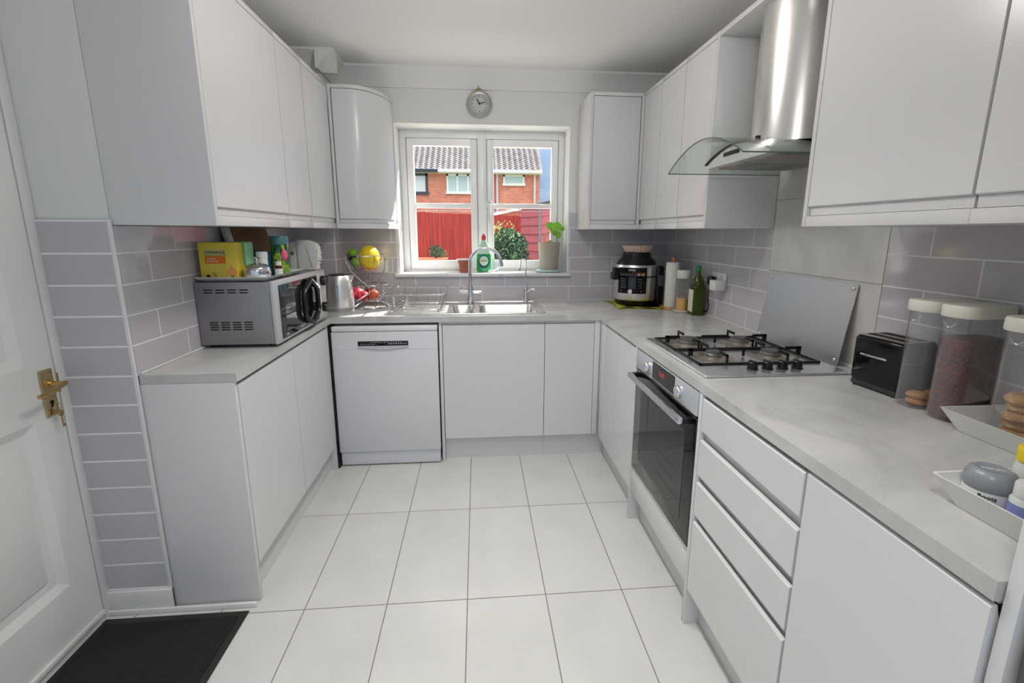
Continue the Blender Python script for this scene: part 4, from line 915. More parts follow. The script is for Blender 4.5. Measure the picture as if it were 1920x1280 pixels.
tube(b, [(px-.030, py, pz+.185), (px-.04, py, pz+.25), (px-.005, py, pz+.31), (px+.006, py, pz+.33)], .002, 6); tube(b, [(px+.02, py-.01, pz+.285), (px+.06, py, pz+.26)], .0026, 6); tube(b, [(px+.02, py-.01, pz+.285), (px+.055, py+.01, pz+.32)], .0022, 6)
tube(b, [(px-.01, py, pz+.185), (px+.005, py-.02, pz+.215)], .002, 6); obj('stem', b, STEM, t)
def leaf(c, r, nrm, seed):
    rnd = random.Random(seed); tb = bmesh.new(); n = 22; rows = [[tb.verts.new((0, 0, -.12*r))]]
    for k in (1, 2, 3):
        rows.append([])
        for i in range(n):
            a = 2*PI*i/n; rr = r*k/3*(1+(.10*math.cos(5*a) if k == 3 else 0))*(.72 if (k == 3 and i == 0) else 1)
            rows[-1].append(tb.verts.new((rr*math.cos(a), rr*math.sin(a), -.12*r+.18*r*(k/3)**2+.06*r*math.sin(3*a)*(k/3))))
    for i in range(n): tb.faces.new((rows[0][0], rows[1][i], rows[1][(i+1) % n]))
    for A, C in zip(rows[1:], rows[2:]):
        for i in range(n): tb.faces.new((A[i], C[i], C[(i+1) % n], A[(i+1) % n]))
    bmesh.ops.solidify(tb, geom=tb.faces[:], thickness=.0008)
    b = B(); merge(b, tb, Matrix.Translation(c) @ Vector(nrm).to_track_quat('Z', 'Y').to_matrix().to_4x4()); return obj('leaf', b, LEAF, t, smooth=60)
for i, (dx, dy, dz, r, nr) in enumerate(((.006, 0, .325, .028, (-.1, -1, .5)), (.062, .02, .322, .034, (.2, -.9, .5)), (.024, -.015, .288, .027, (.3, -.7, .9)), (.066, 0, .262, .026, (.4, -1, .2)), (.045, .01, .275, .02, (0, -1, .6)), (.10, .03, .305, .018, (.2, -1, .1)), (.006, -.02, .215, .016, (0, -.6, 1)), (.02, -.01, .205, .014, (.3, -.5, 1)), (-.008, -.02, .205, .012, (-.4, -.5, 1)))):
    leaf((px+dx, py+dy, pz+dz), r, nr, i)

# ------------------------------------------------------------------ wall clock
t = thing('wall_clock', 'small round clock on the wall above the window', 'clock', (1.182, -.03, 2.193))
cxx, cz_ = 1.182, 2.193
Mc = Matrix.Translation((cxx, 0, cz_)) @ Matrix.Rotation(PI/2, 4, 'X')
b = B(); lathe(b, [(.060, .0), (.080, .004), (.084, .016), (.080, .028), (.066, .036), (.056, .034), (.055, .026)], M=Mc, seg=48); obj('rim', b, mat('pearl_grey', (176, 174, 170), .25, .3), t)
b = B(); lathe(b, [(0, .024), (.056, .024)], M=Mc, seg=40); f = obj('dial', b, mat('dial_white', (196, 198, 198), .5), t)
INK = mat('clock_ink', (46, 48, 54), .4)
b = B()
for i in range(12):
    a = 2*PI*i/12; c = (cxx+.045*math.sin(a), -.0248, cz_+.045*math.cos(a)); cyl(b, c, (c[0], -.0255, c[2]), .0034 if i % 3 else .0046, seg=10)
obj('hour_mark', b, mat('faint_ink', (120, 124, 128), .5), f)
for nm, ang, L, w in (('hour_hand', -31, .034, .003), ('minute_hand', 73, .044, .0022)):
    b = B(); a = math.radians(ang); dx, dz = math.sin(a), math.cos(a)
    tube(b, [(cxx-dx*.008, -.028, cz_-dz*.008), (cxx+dx*L*.7, -.028, cz_+dz*L*.7), (cxx+dx*L, -.028, cz_+dz*L)], w, 6, rs=[w*1.3, w, w*.4]); obj(nm, b, INK, f)
b = B(); cyl(b, (cxx, -.024, cz_), (cxx, -.031, cz_), .006); obj('hub', b, INK, f)
b = B(); lathe(b, [(.020, 0), (.018, .004), (.006, .008), (.005, .018), (.007, .022), (.003, .034), (0, .044)], (cxx-.005, -.018, 2.279), 20, 1, .5); obj('brass_finial', b, BRASS, t)

# ------------------------------------------------------------------ multicooker corner
CLM = mat('lime_cloth', (214, 216, 84), .85, bump=.3, bscale=400)
t = thing('tea_towel', 'lime green cloth spread under the multicooker', 'cloth', (2.23, -.25, ZT))
tb = bmesh.new(); N = 26; G = []
for i in range(N+1):
    G.append([])
    for j in range(N+1):
        u, v = i/N, j/N; x = 2.035+.365*u+.02*math.sin(3*v); y = -.43+.36*v+.02*math.sin(7*u)*(1-v)
        e = min(u, v, 1-u)*6; z = ZT+.004+(.010*abs(math.sin(9*u+2*v)) if e < 1 else 0)*(1-min(1, e))
        G[-1].append(tb.verts.new((x, y, z)))
for i in range(N):
    for j in range(N): tb.faces.new((G[i][j], G[i+1][j], G[i+1][j+1], G[i][j+1]))
bmesh.ops.solidify(tb, geom=tb.faces[:], thickness=.0025); b = B(); merge(b, tb); obj('cloth', b, CLM, t, smooth=60)
def cooker():
    t = thing('multicooker', 'stainless steel multicooker with black domed lid in the right corner', 'multicooker', (2.205, -.25, ZT+.006), math.radians(0))
    cx, cy, z = 2.205, -.235, ZT+.008
    b = B(); lathe(b, [(0, 0), (.118, 0), (.128, .012), (.133, .035), (0, .035)], (cx, cy, z), 48); obj('base', b, BLK, t)
    b = B(); lathe(b, [(.134, .035), (.138, .045), (.138, .185), (0, .185)], (cx, cy, z), 56); obj('body', b, HOODS, t)
    b = B(); lathe(b, [(.137, .185), (.137, .193), (0, .193)], (cx, cy, z), 56); obj('seam_ring', b, BLK, t)
    b = B(); lathe(b, [(.139, .193), (.139, .255), (.134, .263), (0, .263)], (cx, cy, z), 56); obj('lid_band', b, HOODS, t)
    b = B(); lathe(b, [(.133, .262), (.118, .290), (.095, .310), (.088, .335), (.083, .342), (0, .342)], (cx, cy, z), 48); obj('lid_dome', b, BLK, t)
    # control panel following the curve, centred left of front
    def patch(a0, a1, z0, z1, r, nm, m, par, n=12):
        tb = bmesh.new(); V = [[tb.verts.new((cx+r*math.cos(math.radians(a0+(a1-a0)*i/n)), cy+r*math.sin(math.radians(a0+(a1-a0)*i/n)), zz)) for i in range(n+1)] for zz in (z0, z1)]
        for i in range(n): tb.faces.new((V[0][i], V[0][i+1], V[1][i+1], V[1][i]))
        bmesh.ops.solidify(tb, geom=tb.faces[:], thickness=.006); b = B(); merge(b, tb); return obj(nm, b, m, par, smooth=60)
    PB = mat('panel_black', (26, 27, 30), .2)
    p = patch(-158, -80, z+.082, z+.248, .1425, 'control_panel', PB, t)
    def at(a, zz, r=.1465): q = math.radians(a); return (cx+r*math.cos(q), cy+r*math.sin(q), zz)
    def tang(a): q = math.radians(a); return (-math.sin(q), math.cos(q), 0)
    patch(-152, -104, z+.196, z+.212, .1445, 'slider_track', mat('panel_grey', (84, 86, 92), .3), p)
    patch(-104, -86, z+.197, z+.213, .1452, 'smart_switch', mat('switch_silver', (200, 196, 194), .3), p)
    patch(-98, -93, z+.197, z+.213, .1462, 'switch_marker', mat('orange_marker', (220, 92, 50), .4), p)
    patch(-118, -84, z+.217, z+.219, .1442, 'orange_line', mat('orange_marker', (220, 92, 50), .4), p)
    patch(-150, -128, z+.112, z+.188, .1445, 'display', BLKG, p)
    patch(-126, -108, z+.112, z+.188, .1440, 'function_column', mat('panel_grey', (84, 86, 92), .3), p)
    patch(-105, -90, z+.112, z+.188, .1442, 'function_display', BLKG, p)
    for a in (-146, -142, -138, -134, -101, -97, -94):
        for k in range(5):
            b = B(); c = at(a, z+.12+k*.014, .1462); box(b, c[0]-.002, c[1]-.002, c[2]-.001, c[0]+.002, c[1]+.002, c[2]+.001)
            obj('display_symbol', b, mat('pale_print', (205, 205, 205), .5), p)
    a = -120; c = at(a, z+.098, .142); d = at(a, z+.098, .160); b = B(); cyl(b, c, d, .0155, .014, 28); obj('dial_knob', b, CHROME, p)
    for a in (-146, -94): 
        b = B(); cyl(b, at(a, z+.098, .142), at(a, z+.098, .147), .005); obj('button', b, mat('red_button', (150, 60, 64), .4), p)
    text('brand_text', 'NINJA', .017, at(-118, z+.233, .1462), tang(-118), (0, 0, 1), PLW, p, .0005)
    for s, a in ((1, 180), (1, 0)):
        q = math.radians(a); b = B(); x = cx+.150*math.cos(q)
        box(b, x-.022, cy-.06, z+.165, x+.022, cy+.01, z+.215, .008); box(b, x-.015, cy-.05, z+.19, x+.015, cy, z+.245, .006); obj('side_handle', b, BLK, t)
    b = B(); box(b, cx+.118, cy-.075, z+.0, cx+.168, cy+.03, z+.255, .012); obj('side_shroud', b, BLK, t)
    b = B(); box(b, cx+.128, cy-.078, z+.125, cx+.160, cy-.074, z+.195, .001); obj('shroud_vent', b, mat('panel_grey', (84, 86, 92), .3), t)
cooker()
t = thing('pie_dish', 'small pale fluted ceramic dish on top of the multicooker lid', 'dish', (2.213, -.23, ZT+.35))
tb = bmesh.new(); n = 72; rings = []
for r, z in ((.076, .0), (.080, .004), (.098, .040), (.100, .043), (.095, .043), (.076, .008)):
    rings.append([tb.verts.new((2.209+(r*(1+.022*math.cos(36*2*PI*i/n)))*math.cos(2*PI*i/n), -.235+(r*(1+.022*math.cos(36*2*PI*i/n)))*math.sin(2*PI*i/n), ZT+.3505+z)) for i in range(n)])
for A, C in zip(rings, rings[1:]):
    for i in range(n): tb.faces.new((A[i], A[(i+1) % n], C[(i+1) % n], C[i]))
tb.faces.new(rings[0]); tb.faces.new(rings[-1]); b = B(); merge(b, tb); obj('dish', b, mat('speckled_cream', (202, 178, 160), .4, noise=.2, nscale=120), t)
t = thing('paper_towel', 'white kitchen roll on a wooden holder beside the multicooker', 'kitchen roll', (2.385, -.42, ZT))
cx, cy = 2.380, -.420
b = B(); lathe(b, [(0, 0), (.056, 0), (.058, .004), (.056, .012), (0, .013)], (cx, cy, ZT), 36); obj('wooden_base', b, mat('light_wood', (196, 136, 92), .5, noise=.1), t)
b = B(); lathe(b, [(0, .013), (.041, .013), (.042, .016), (.042, .292), (.040, .294), (0, .294)], (cx, cy, ZT), 40); obj('paper_roll', b, mat('paper_white', (226, 226, 220), .9, bump=.4, bscale=500), t)
b = B(); lathe(b, [(.006, .293), (.006, .300), (.012, .306), (.014, .315), (.009, .325), (0, .327)], (cx, cy, ZT), 24); obj('wooden_knob', b, mat('light_wood', (196, 136, 92), .5, noise=.1), t)
t = thing('oil_dispenser', 'clear ribbed oil jar with pale lid standing on a white saucer', 'jar', (2.395, -.575, ZT))
cx, cy = 2.392, -.555
b = B(); lathe(b, [(0, 0), (.040, 0), (.052, .012), (.050, .014), (.038, .005), (0, .005)], (cx, cy, ZT), 36); obj('saucer', b, PLW, t)
b = B(); tb = bmesh.new(); n = 60; rings = []
for r, z in ((.036, .006), (.038, .012), (.038, .20), (.034, .212)): rings.append([tb.verts.new((cx+r*(1+.02*(i % 2))*math.cos(2*PI*i/n), cy+r*(1+.02*(i % 2))*math.sin(2*PI*i/n), ZT+z)) for i in range(n)])
for A, C in zip(rings, rings[1:]):
    for i in range(n): tb.faces.new((A[i], A[(i+1) % n], C[(i+1) % n], C[i]))
merge(b, tb); obj('ribbed_glass', b, JAR, t, smooth=0)
b = B(); lathe(b, [(0, .010), (.034, .010), (.034, .085), (0, .085)], (cx, cy, ZT), 32); obj('oil', b, mat('yellow_oil', (226, 176, 60), .1), t)
b = B(); lathe(b, [(.039, .208), (.040, .212), (.040, .250), (.037, .255), (0, .256)], (cx, cy, ZT), 32); obj('lid', b, mat('pale_green_lid', (206, 212, 196), .35), t)
t = thing('oil_bottle', 'green olive oil bottle with a green cap by the wall socket', 'bottle', (2.43, -.645, ZT))
cx, cy = 2.440, -.645
OG = mat('olive_glass', (66, 84, 22), .05, trans=.2)
b = B(); box(b, cx-.036, cy-.036, ZT, cx+.036, cy+.036, ZT+.170, .008, 3)
b2 = []
lathe(b, [(.036, .160), (.037, .185), (.033, .205), (.018, .230), (.0125, .242), (.0125, .262), (0, .262)], (cx, cy, ZT), 28); obj('glass', b, OG, t)
b = B(); lathe(b, [(.0145, .258), (.0145, .288), (.012, .291), (0, .291)], (cx, cy, ZT), 24); obj('cap', b, mat('green_cap', (30, 140, 70), .35), t)
b = B(); box(b, cx-.0375, cy-.028, ZT+.02, cx-.036, cy+.030, ZT+.150, .0005); obj('label', b, mat('cream_label', (220, 216, 190), .6), t)

# ------------------------------------------------------------------ hob
def hob():
    t = thing('gas_hob', 'stainless steel four-burner gas hob with cast iron supports', 'hob', (2.2, -1.56, ZT))
    x0, x1, ya, yb = 1.905, 2.425, -1.845, -1.275; z = ZT
    b = B(); box(b, x0, ya, z, x1, yb, z+.010, .005, 3); obj('hob_plate', b, CHROME if 0 else mat('hob_steel', (228, 228, 230), .24, .85), t)
    burners = ((2.045, -1.405, .047), (2.275, -1.405, .038), (2.045, -1.625, .030), (2.275, -1.625, .038))
    for i, (x, y, r) in enumerate(burners):
        b = B(); lathe(b, [(r+.045, .0105), (r+.012, .013), (r+.006, .016), (0, .016)], (x, y, z), 40); bn = obj('burner', b, mat('cream_steel', (190, 182, 168), .25, .8), t)
        b = B(); lathe(b, [(r, .016), (r, .027), (r*.94, .029), (0, .029)], (x, y, z), 40); obj('burner_ring', b, mat('burner_alloy', (140, 138, 134), .45, .8), bn)
        b = B(); lathe(b, [(r*.95, .029), (r*.92, .036), (r*.8, .038), (0, .038)], (x, y, z), 40); obj('burner_cap', b, mat('burner_cap_grey', (92, 92, 92), .45, .3), bn)
    # pan supports: two frames, each for a left/right pair (along x)
    for yc in (-1.405, -1.625):
        b = B(); y0, y1 = yc-.102, yc+.102; zt = z+.048
        P = [(1.945, y0, z+.014), (2.395, y0, z+.014), (2.395, y1, z+.014), (1.945, y1, z+.014)]
        for p, q in zip(P, P[1:]+P[:1]): box(b, min(p[0], q[0])-.004, min(p[1], q[1])-.004, z+.010, max(p[0], q[0])+.004, max(p[1], q[1])+.004, z+.018, .001)
        for xs, d in ((1.945, 1), (2.395, -1)):     # end fingers
            box(b, min(xs, xs+d*.018), yc-.004, z+.018, max(xs, xs+d*.018), yc+.004, zt, .001); box(b, min(xs, xs+d*.062), yc-.004, zt-.011, max(xs, xs+d*.062), yc+.004, zt, .001)
        box(b, 2.105, yc-.004, zt-.011, 2.225, yc+.004, zt, .001)
        box(b, 2.160, yc-.004, z+.014, 2.168, yc+.004, zt-.01)
        for xb in (2.045, 2.275):                   # fingers across y over each burner
            for s in (-1, 1):
                ye = yc+s*.102; yi = yc+s*.045
                box(b, xb-.0035, min(ye, yi), zt-.010, xb+.0035, max(ye, yi), zt, .001); box(b, xb-.0035, min(ye, ye-s*.008), z+.014, xb+.0035, max(ye, ye-s*.008), zt, .001)
        obj('pan_support', b, IRON, t)
    for x in (2.105, 2.160, 2.215, 2.270):
        b = B(); y = -1.785; lathe(b, [(.019, .010), (.019, .013), (.0165, .015), (.0165, .035), (.015, .037), (0, .037)], (x, y, z), 28)
        box(b, x-.004, y-.019, z+.022, x+.004, y+.019, z+.040, .002); obj('control_knob', b, BLK, t)
hob()
t = thing('splashback_sheet', 'brushed metal splashback sheet leaning on the wall behind the hob', 'splashback', (2.46, -1.49, ZT))
M = Matrix.Translation((2.452, 0, ZT+.001)) @ Matrix.Rotation(math.radians(8), 4, 'Y')
def put2(bm): bmesh.ops.transform(bm, matrix=M, verts=bm.verts); return bm
b = B(); prism(b, [(p[0], p[1]) for p in rrect(-1.745, 0, -1.245, .300, .008)], 'x', -.0015, .0015); obj('sheet', put2(b), mat('anodised_sheet', (186, 186, 187), .38, .9), t)
for y, z in ((-1.727, .284), (-1.262, .284), (-1.727, .02), (-1.262, .02)):
    b = B(); ball(b, (-.003, y, z), .0075, .5, 1, 1); obj('screw_cap', put2(b), CHROME, t)

# ------------------------------------------------------------------ toaster
t = thing('toaster', 'black two-slot toaster with a silver stripe on the right worktop', 'toaster', (2.42, -2.005, ZT), 0)
M = Matrix.Translation((2.345, -1.925, ZT)) @ Matrix.Rotation(math.radians(7), 4, 'Z')
def put3(bm): bmesh.ops.transform(bm, matrix=M, verts=bm.verts); return bm
b = B(); box(b, 0, -.158, .018, .132, 0, .165, .014, 4); obj('body', put3(b), mat('toaster_black', (14, 14, 16), .12), t)
b = B(); box(b, .004, -.156, .004, .128, -.003, .022, .006); obj('base', put3(b), mat('toaster_base', (60, 60, 62), .3, .3), t)
b = B(); box(b, .010, -.150, .163, .122, -.008, .1665, .002); tp = obj('top_plate', put3(b), mat('toaster_top', (176, 166, 150), .25, .9), t)
for x in (.028, .078):
    b = B(); box(b, x, -.142, .1655, x+.026, -.016, .1672, .001); obj('slot', put3(b), DARK, tp)
b = B(); box(b, -.0025, -.115, .104, .001, -.030, .110, .0012); obj('silver_stripe', put3(b), CHROME, t)
for x, y in ((.015, -.14), (.117, -.14), (.015, -.015), (.117, -.015)):
    b = B(); cyl(b, (x, y, 0), (x, y, .006), .008); obj('foot', put3(b), BLK, t)

# ------------------------------------------------------------------ storage jars
def jar(label, c, rot, fill, w=.156, d=.084, h=.300):
    t = thing('storage_jar', label, 'storage jar', c, rot, 'tall clear storage jars')
    def ring(k, z, r=.034): return [(p[0], p[1], z) for p in rrect(-w/2*k, -d/2*k, w/2*k, d/2*k, r*k, 6)]
    tb = bmesh.new(); L = [[tb.verts.new(p) for p in ring(k, z)] for k, z in ((.93, 0), (.96, .004), (.96, h-.035), (1, h-.028))]
    for A, C in zip(L, L[1:]):
        n = len(A)
        for i in range(n): tb.faces.new((A[i], A[(i+1) % n], C[(i+1) % n], C[i]))
    tb.faces.new(L[0]); b = B(); merge(b, tb); obj('clear_body', b, JAR, t, world=False, smooth=50)
    tb = bmesh.new(); L = [[tb.verts.new(p) for p in ring(k, z)] for k, z in ((1.03, h-.030), (1.05, h-.027), (1.05, h-.006), (1.0, h))]
    for A, C in zip(L, L[1:]):
        n = len(A)
        for i in range(n): tb.faces.new((A[i], A[(i+1) % n], C[(i+1) % n], C[i]))
    tb.faces.new(L[0]); tb.faces.new(L[-1]); b = B(); merge(b, tb); ld_ = obj('lid', b, mat('ivory_lid', (222, 222, 208), .35), t, world=False, smooth=50)
    b = B(); tube(b, [(-w/2-.002, -.018+.036*i/8, h-.04-.016*math.sin(PI*i/8)) for i in range(9)], .0022, 6); obj('spout_lip', b, JAR, t, world=False)
    return t, ring
def jar_fill(t, ring, z0, z1, m, name, label):
    tb = bmesh.new(); L = [[tb.verts.new(p) for p in ring(k, z)] for k, z in ((.88, z0), (.91, z0+.005), (.91, z1-.006), (.85, z1))]
    for A, C in zip(L, L[1:]):
        n = len(A)
        for i in range(n): tb.faces.new((A[i], A[(i+1) % n], C[(i+1) % n], C[i]))
    tb.faces.new(L[0]); tb.faces.new(L[-1]); b = B(); merge(b, tb); o = obj(name, b, m, t, world=False); o['kind'] = 'stuff'; o['label'] = label; return o
RZ = math.radians(4)
t, ring = jar('clear jar with a few biscuits at the bottom, beside the toaster', (2.415, -2.122, ZT+.0005), RZ, 0)
BIS = mat('biscuit', (190, 134, 80), .8, noise=.25, nscale=60, bump=.8, bscale=220)
def biscuit(t, c, r, th, rot):
    tb = bmesh.new(); n = 20; rnd = random.Random(int(c[0]*1e4)); L = []
    for k, z in ((.85, 0), (1, .3), (1, .7), (.8, 1)): L.append([tb.verts.new(((r*k*(1+rnd.uniform(-.11, .11)))*math.cos(2*PI*i/n), (r*k*(1+rnd.uniform(-.11, .11)))*math.sin(2*PI*i/n), th*z+rnd.uniform(-.0022, .0022))) for i in range(n)])
    for A, C in zip(L, L[1:]):
        for i in range(n): tb.faces.new((A[i], A[(i+1) % n], C[(i+1) % n], C[i]))
    tb.faces.new(L[0]); tb.faces.new(L[-1]); b = B(); merge(b, tb, Matrix.Translation(c) @ Matrix.Rotation(rot, 4, 'Y')); return b
def biscuit_obj(label, wc, r, th, tilt, m, group):
    t = thing('biscuit', label, 'biscuit', wc, 0, group); b = biscuit(t, (0, 0, 0), r, th, tilt); obj('biscuit_round', b, m, t, world=False)
for k in range(2):
    for j in range(2):
        biscuit_obj((('lower', 'upper')[k]+' golden biscuit on the '+('window', 'wall')[j]+' side of the jar beside the toaster'), (2.385+.055*j, -2.128, ZT+.006+k*.018), .027, .015, .03, BIS, 'biscuits in the jar beside the toaster')
t, ring = jar('clear jar three quarters full of dark red kidney beans', (2.416, -2.216, ZT+.0005), RZ, 0)
BEAN = speck_mat('kidney_beans', (66, 26, 24), (120, 62, 56), 150, .56, .5)
def bean_pack():
    m = bpy.data.materials.new('red_bean_pack'); m.use_nodes = True; n = m.node_tree; bb = n.nodes['Principled BSDF']
    tcn = n.nodes.new('ShaderNodeTexCoord'); v = n.nodes.new('ShaderNodeTexVoronoi'); v.inputs['Scale'].default_value = 190
    r = n.nodes.new('ShaderNodeValToRGB'); e = r.color_ramp.elements; e[0].position = .1; e[0].color = (*lin((158, 62, 52)), 1); e[1].position = .6; e[1].color = (*lin((64, 18, 14)), 1)
    bu = n.nodes.new('ShaderNodeBump'); bu.invert = True; bu.inputs['Strength'].default_value = 1; bu.inputs['Distance'].default_value = .003
    n.links.new(tcn.outputs['Object'], v.inputs['Vector']); n.links.new(v.outputs['Distance'], r.inputs['Fac']); n.links.new(r.outputs['Color'], bb.inputs['Base Color']); n.links.new(v.outputs['Distance'], bu.inputs['Height']); n.links.new(bu.outputs['Normal'], bb.inputs['Normal'])
    bb.inputs['Roughness'].default_value = .3; return m
jar_fill(t, ring, .004, .215, bean_pack(), 'beans', 'dark red dried beans')
TRAYH = .046
for lab, (xa, ya, xb, yb) in (('white oblong tray holding the jar of oat biscuits', (2.302, -2.570, 2.492, -2.2625)), ('white oblong tray of pill bottles at the near end of the worktop', (1.972, -2.766, 2.17, -2.562))):
    t = thing('storage_tray', lab, 'tray', ((xa+xb)/2, (ya+yb)/2, ZT)); b = B(); tray(b, xa, ya, xb, yb, ZT+.0008, .050, .026); obj('tray_shell', b, mat('tray_white', (226, 227, 224), .3), t)
t, ring = jar('clear jar of stacked oat biscuits standing in the white tray at the right edge', (2.397, -2.372, ZT+.0045), RZ, 0, .128, .09, .29)
for k in range(5):
    biscuit_obj(('bottom', 'second lowest', 'middle', 'second highest', 'topmost')[k]+' oat biscuit of the stack in the jar at the right edge', (2.397+(.004 if k % 2 else -.004), -2.372, ZT+.012+k*.021), .035, .021, .04*(k % 2)-.02, mat('oat_biscuit', (196, 150, 98), .85, noise=.3, nscale=70, bump=1, bscale=200), 'oat biscuits stacked in the jar')
# pill bottles in the near tray
ZP = ZT+.0035
t = thing('supplement_jar', 'round white jar with a domed grey lid in the near tray', 'jar', (2.040, -2.606, ZP))
c = (2.040, -2.606, ZP)
b = B(); lathe(b, [(0, 0), (.033, 0), (.0355, .004), (.0355, .038), (.034, .042), (0, .042)], c, 40); obj('body', b, mat('jar_white', (222, 224, 222), .3), t)
b = B(); lathe(b, [(.0365, .042), (.037, .046), (.036, .060), (.030, .071), (.024, .0745), (.022, .0735), (0, .0725)], c, 40); obj('lid', b, mat('lid_grey', (136, 141, 147), .3), t)
text('lid_text', 'BONES', .0105, (c[0], c[1], ZP+.0730), (.85, -.5, 0), (.5, .85, 0), PLW, t, .0003)
q = Vector((CAM.x-c[0], CAM.y-c[1], 0)).normalized(); tg = Vector((-q.y, q.x, 0))
text('label_text', 'Boots', .0105, (c[0]+q.x*.0358, c[1]+q.y*.0358, ZP+.033), tg, (0, 0, 1), mat('ink', (30, 28, 26), .5), t, .0006)
text('label_text', 'STRENGTH', .0055, (c[0]+q.x*.0358, c[1]+q.y*.0358, ZP+.024), tg, (0, 0, 1), mat('faint_ink', (120, 124, 128), .5), t, .0006)
t = thing('vitamin_bottle', 'white tub with a bright yellow lid at the back of the near tray', 'bottle', (2.125, -2.635, ZP))
cc = (2.112, -2.616, ZP)
t.location = cc; t.matrix_basis = Matrix.Translation(cc)
b = B(); lathe(b, [(0, 0), (.025, 0), (.027, .004), (.0295, .072), (.026, .086), (0, .088)], cc, 36); obj('body', b, mat('jar_white', (222, 224, 222), .3), t)
b = B(); lathe(b, [(.028, .086), (.0285, .090), (.0285, .108), (.026, .111), (0, .111)], cc, 36); obj('lid', b, mat('yellow_lid', (236, 208, 28), .35), t)
t = thing('tablet_tube', 'small white bottle with a blue printed label at the front of the near tray', 'bottle', (2.030, -2.705, ZP))
c = (2.036, -2.667, ZP)
b = B(); lathe(b, [(0, 0), (.0215, 0), (.0225, .003), (.0225, .050), (.017, .058), (0, .058)], c, 32); obj('body', b, mat('jar_white', (222, 224, 222), .3), t)
b = B(); lathe(b, [(.0228, .006), (.0228, .044)], c, 32); obj('label', b, mat('blue_label', (136, 148, 206), .5), t)
b = B(); lathe(b, [(.0195, .056), (.0195, .076), (.018, .079), (0, .079)], c, 32); obj('cap', b, PLW, t)

# ------------------------------------------------------------------ fill lights added to brighten the room (above and behind the frame)
for k, (lx, ly) in enumerate(((1.20, -1.62), (1.20, -3.5))):
    t = thing('fill_lamp', ('added fill lamp, out of view over the middle of the kitchen', 'added fill lamp behind the photographer')[k], 'fill light', (lx, ly, H))
    b = B(); cyl(b, (lx, ly, H-.02), (lx, ly, H-.0005), .045); cyl(b, (lx, ly, H-.05), (lx, ly, H-.02), .018); obj('fill_holder', b, PLW, t)
    ld = bpy.data.lights.new('fill_glow', 'POINT'); ld.shadow_soft_size = .10; ld.energy = FILL_LAMP_W[k]; ld.color = (1, .965, .92)
    lo = bpy.data.objects.new('fill_glow', ld); COL.objects.link(lo); lo.location = (lx, ly, H-(.145, .33)[k])
for k, (lx, ly) in enumerate(((1.2, -1.25), (1.2, -2.2), (1.2, -3.3))):  # unseen ceiling fills added to lift the floor and base units
    t = thing('fill_downlight', 'added round fill light in the ceiling, '+('the one nearest the window', 'the middle one', 'the one furthest from the window')[k], 'fill light', (lx, ly, H), 0, 'added ceiling fill lights')
    b = B(); lathe(b, [(.075, -.001), (.095, -.004), (.09, -.008), (.075, -.006)], (lx, ly, H), 28); obj('bezel', b, PLW, t)
    ld = bpy.data.lights.new('fill_disk_glow', 'AREA'); ld.shape = 'DISK'; ld.size = .14; ld.spread = math.radians(105); ld.energy = FILL_DOWN_W; ld.color = (1, .97, .93)
    lo = bpy.data.objects.new('fill_disk_glow', ld); COL.objects.link(lo); lo.location = (lx, ly, H-.009)

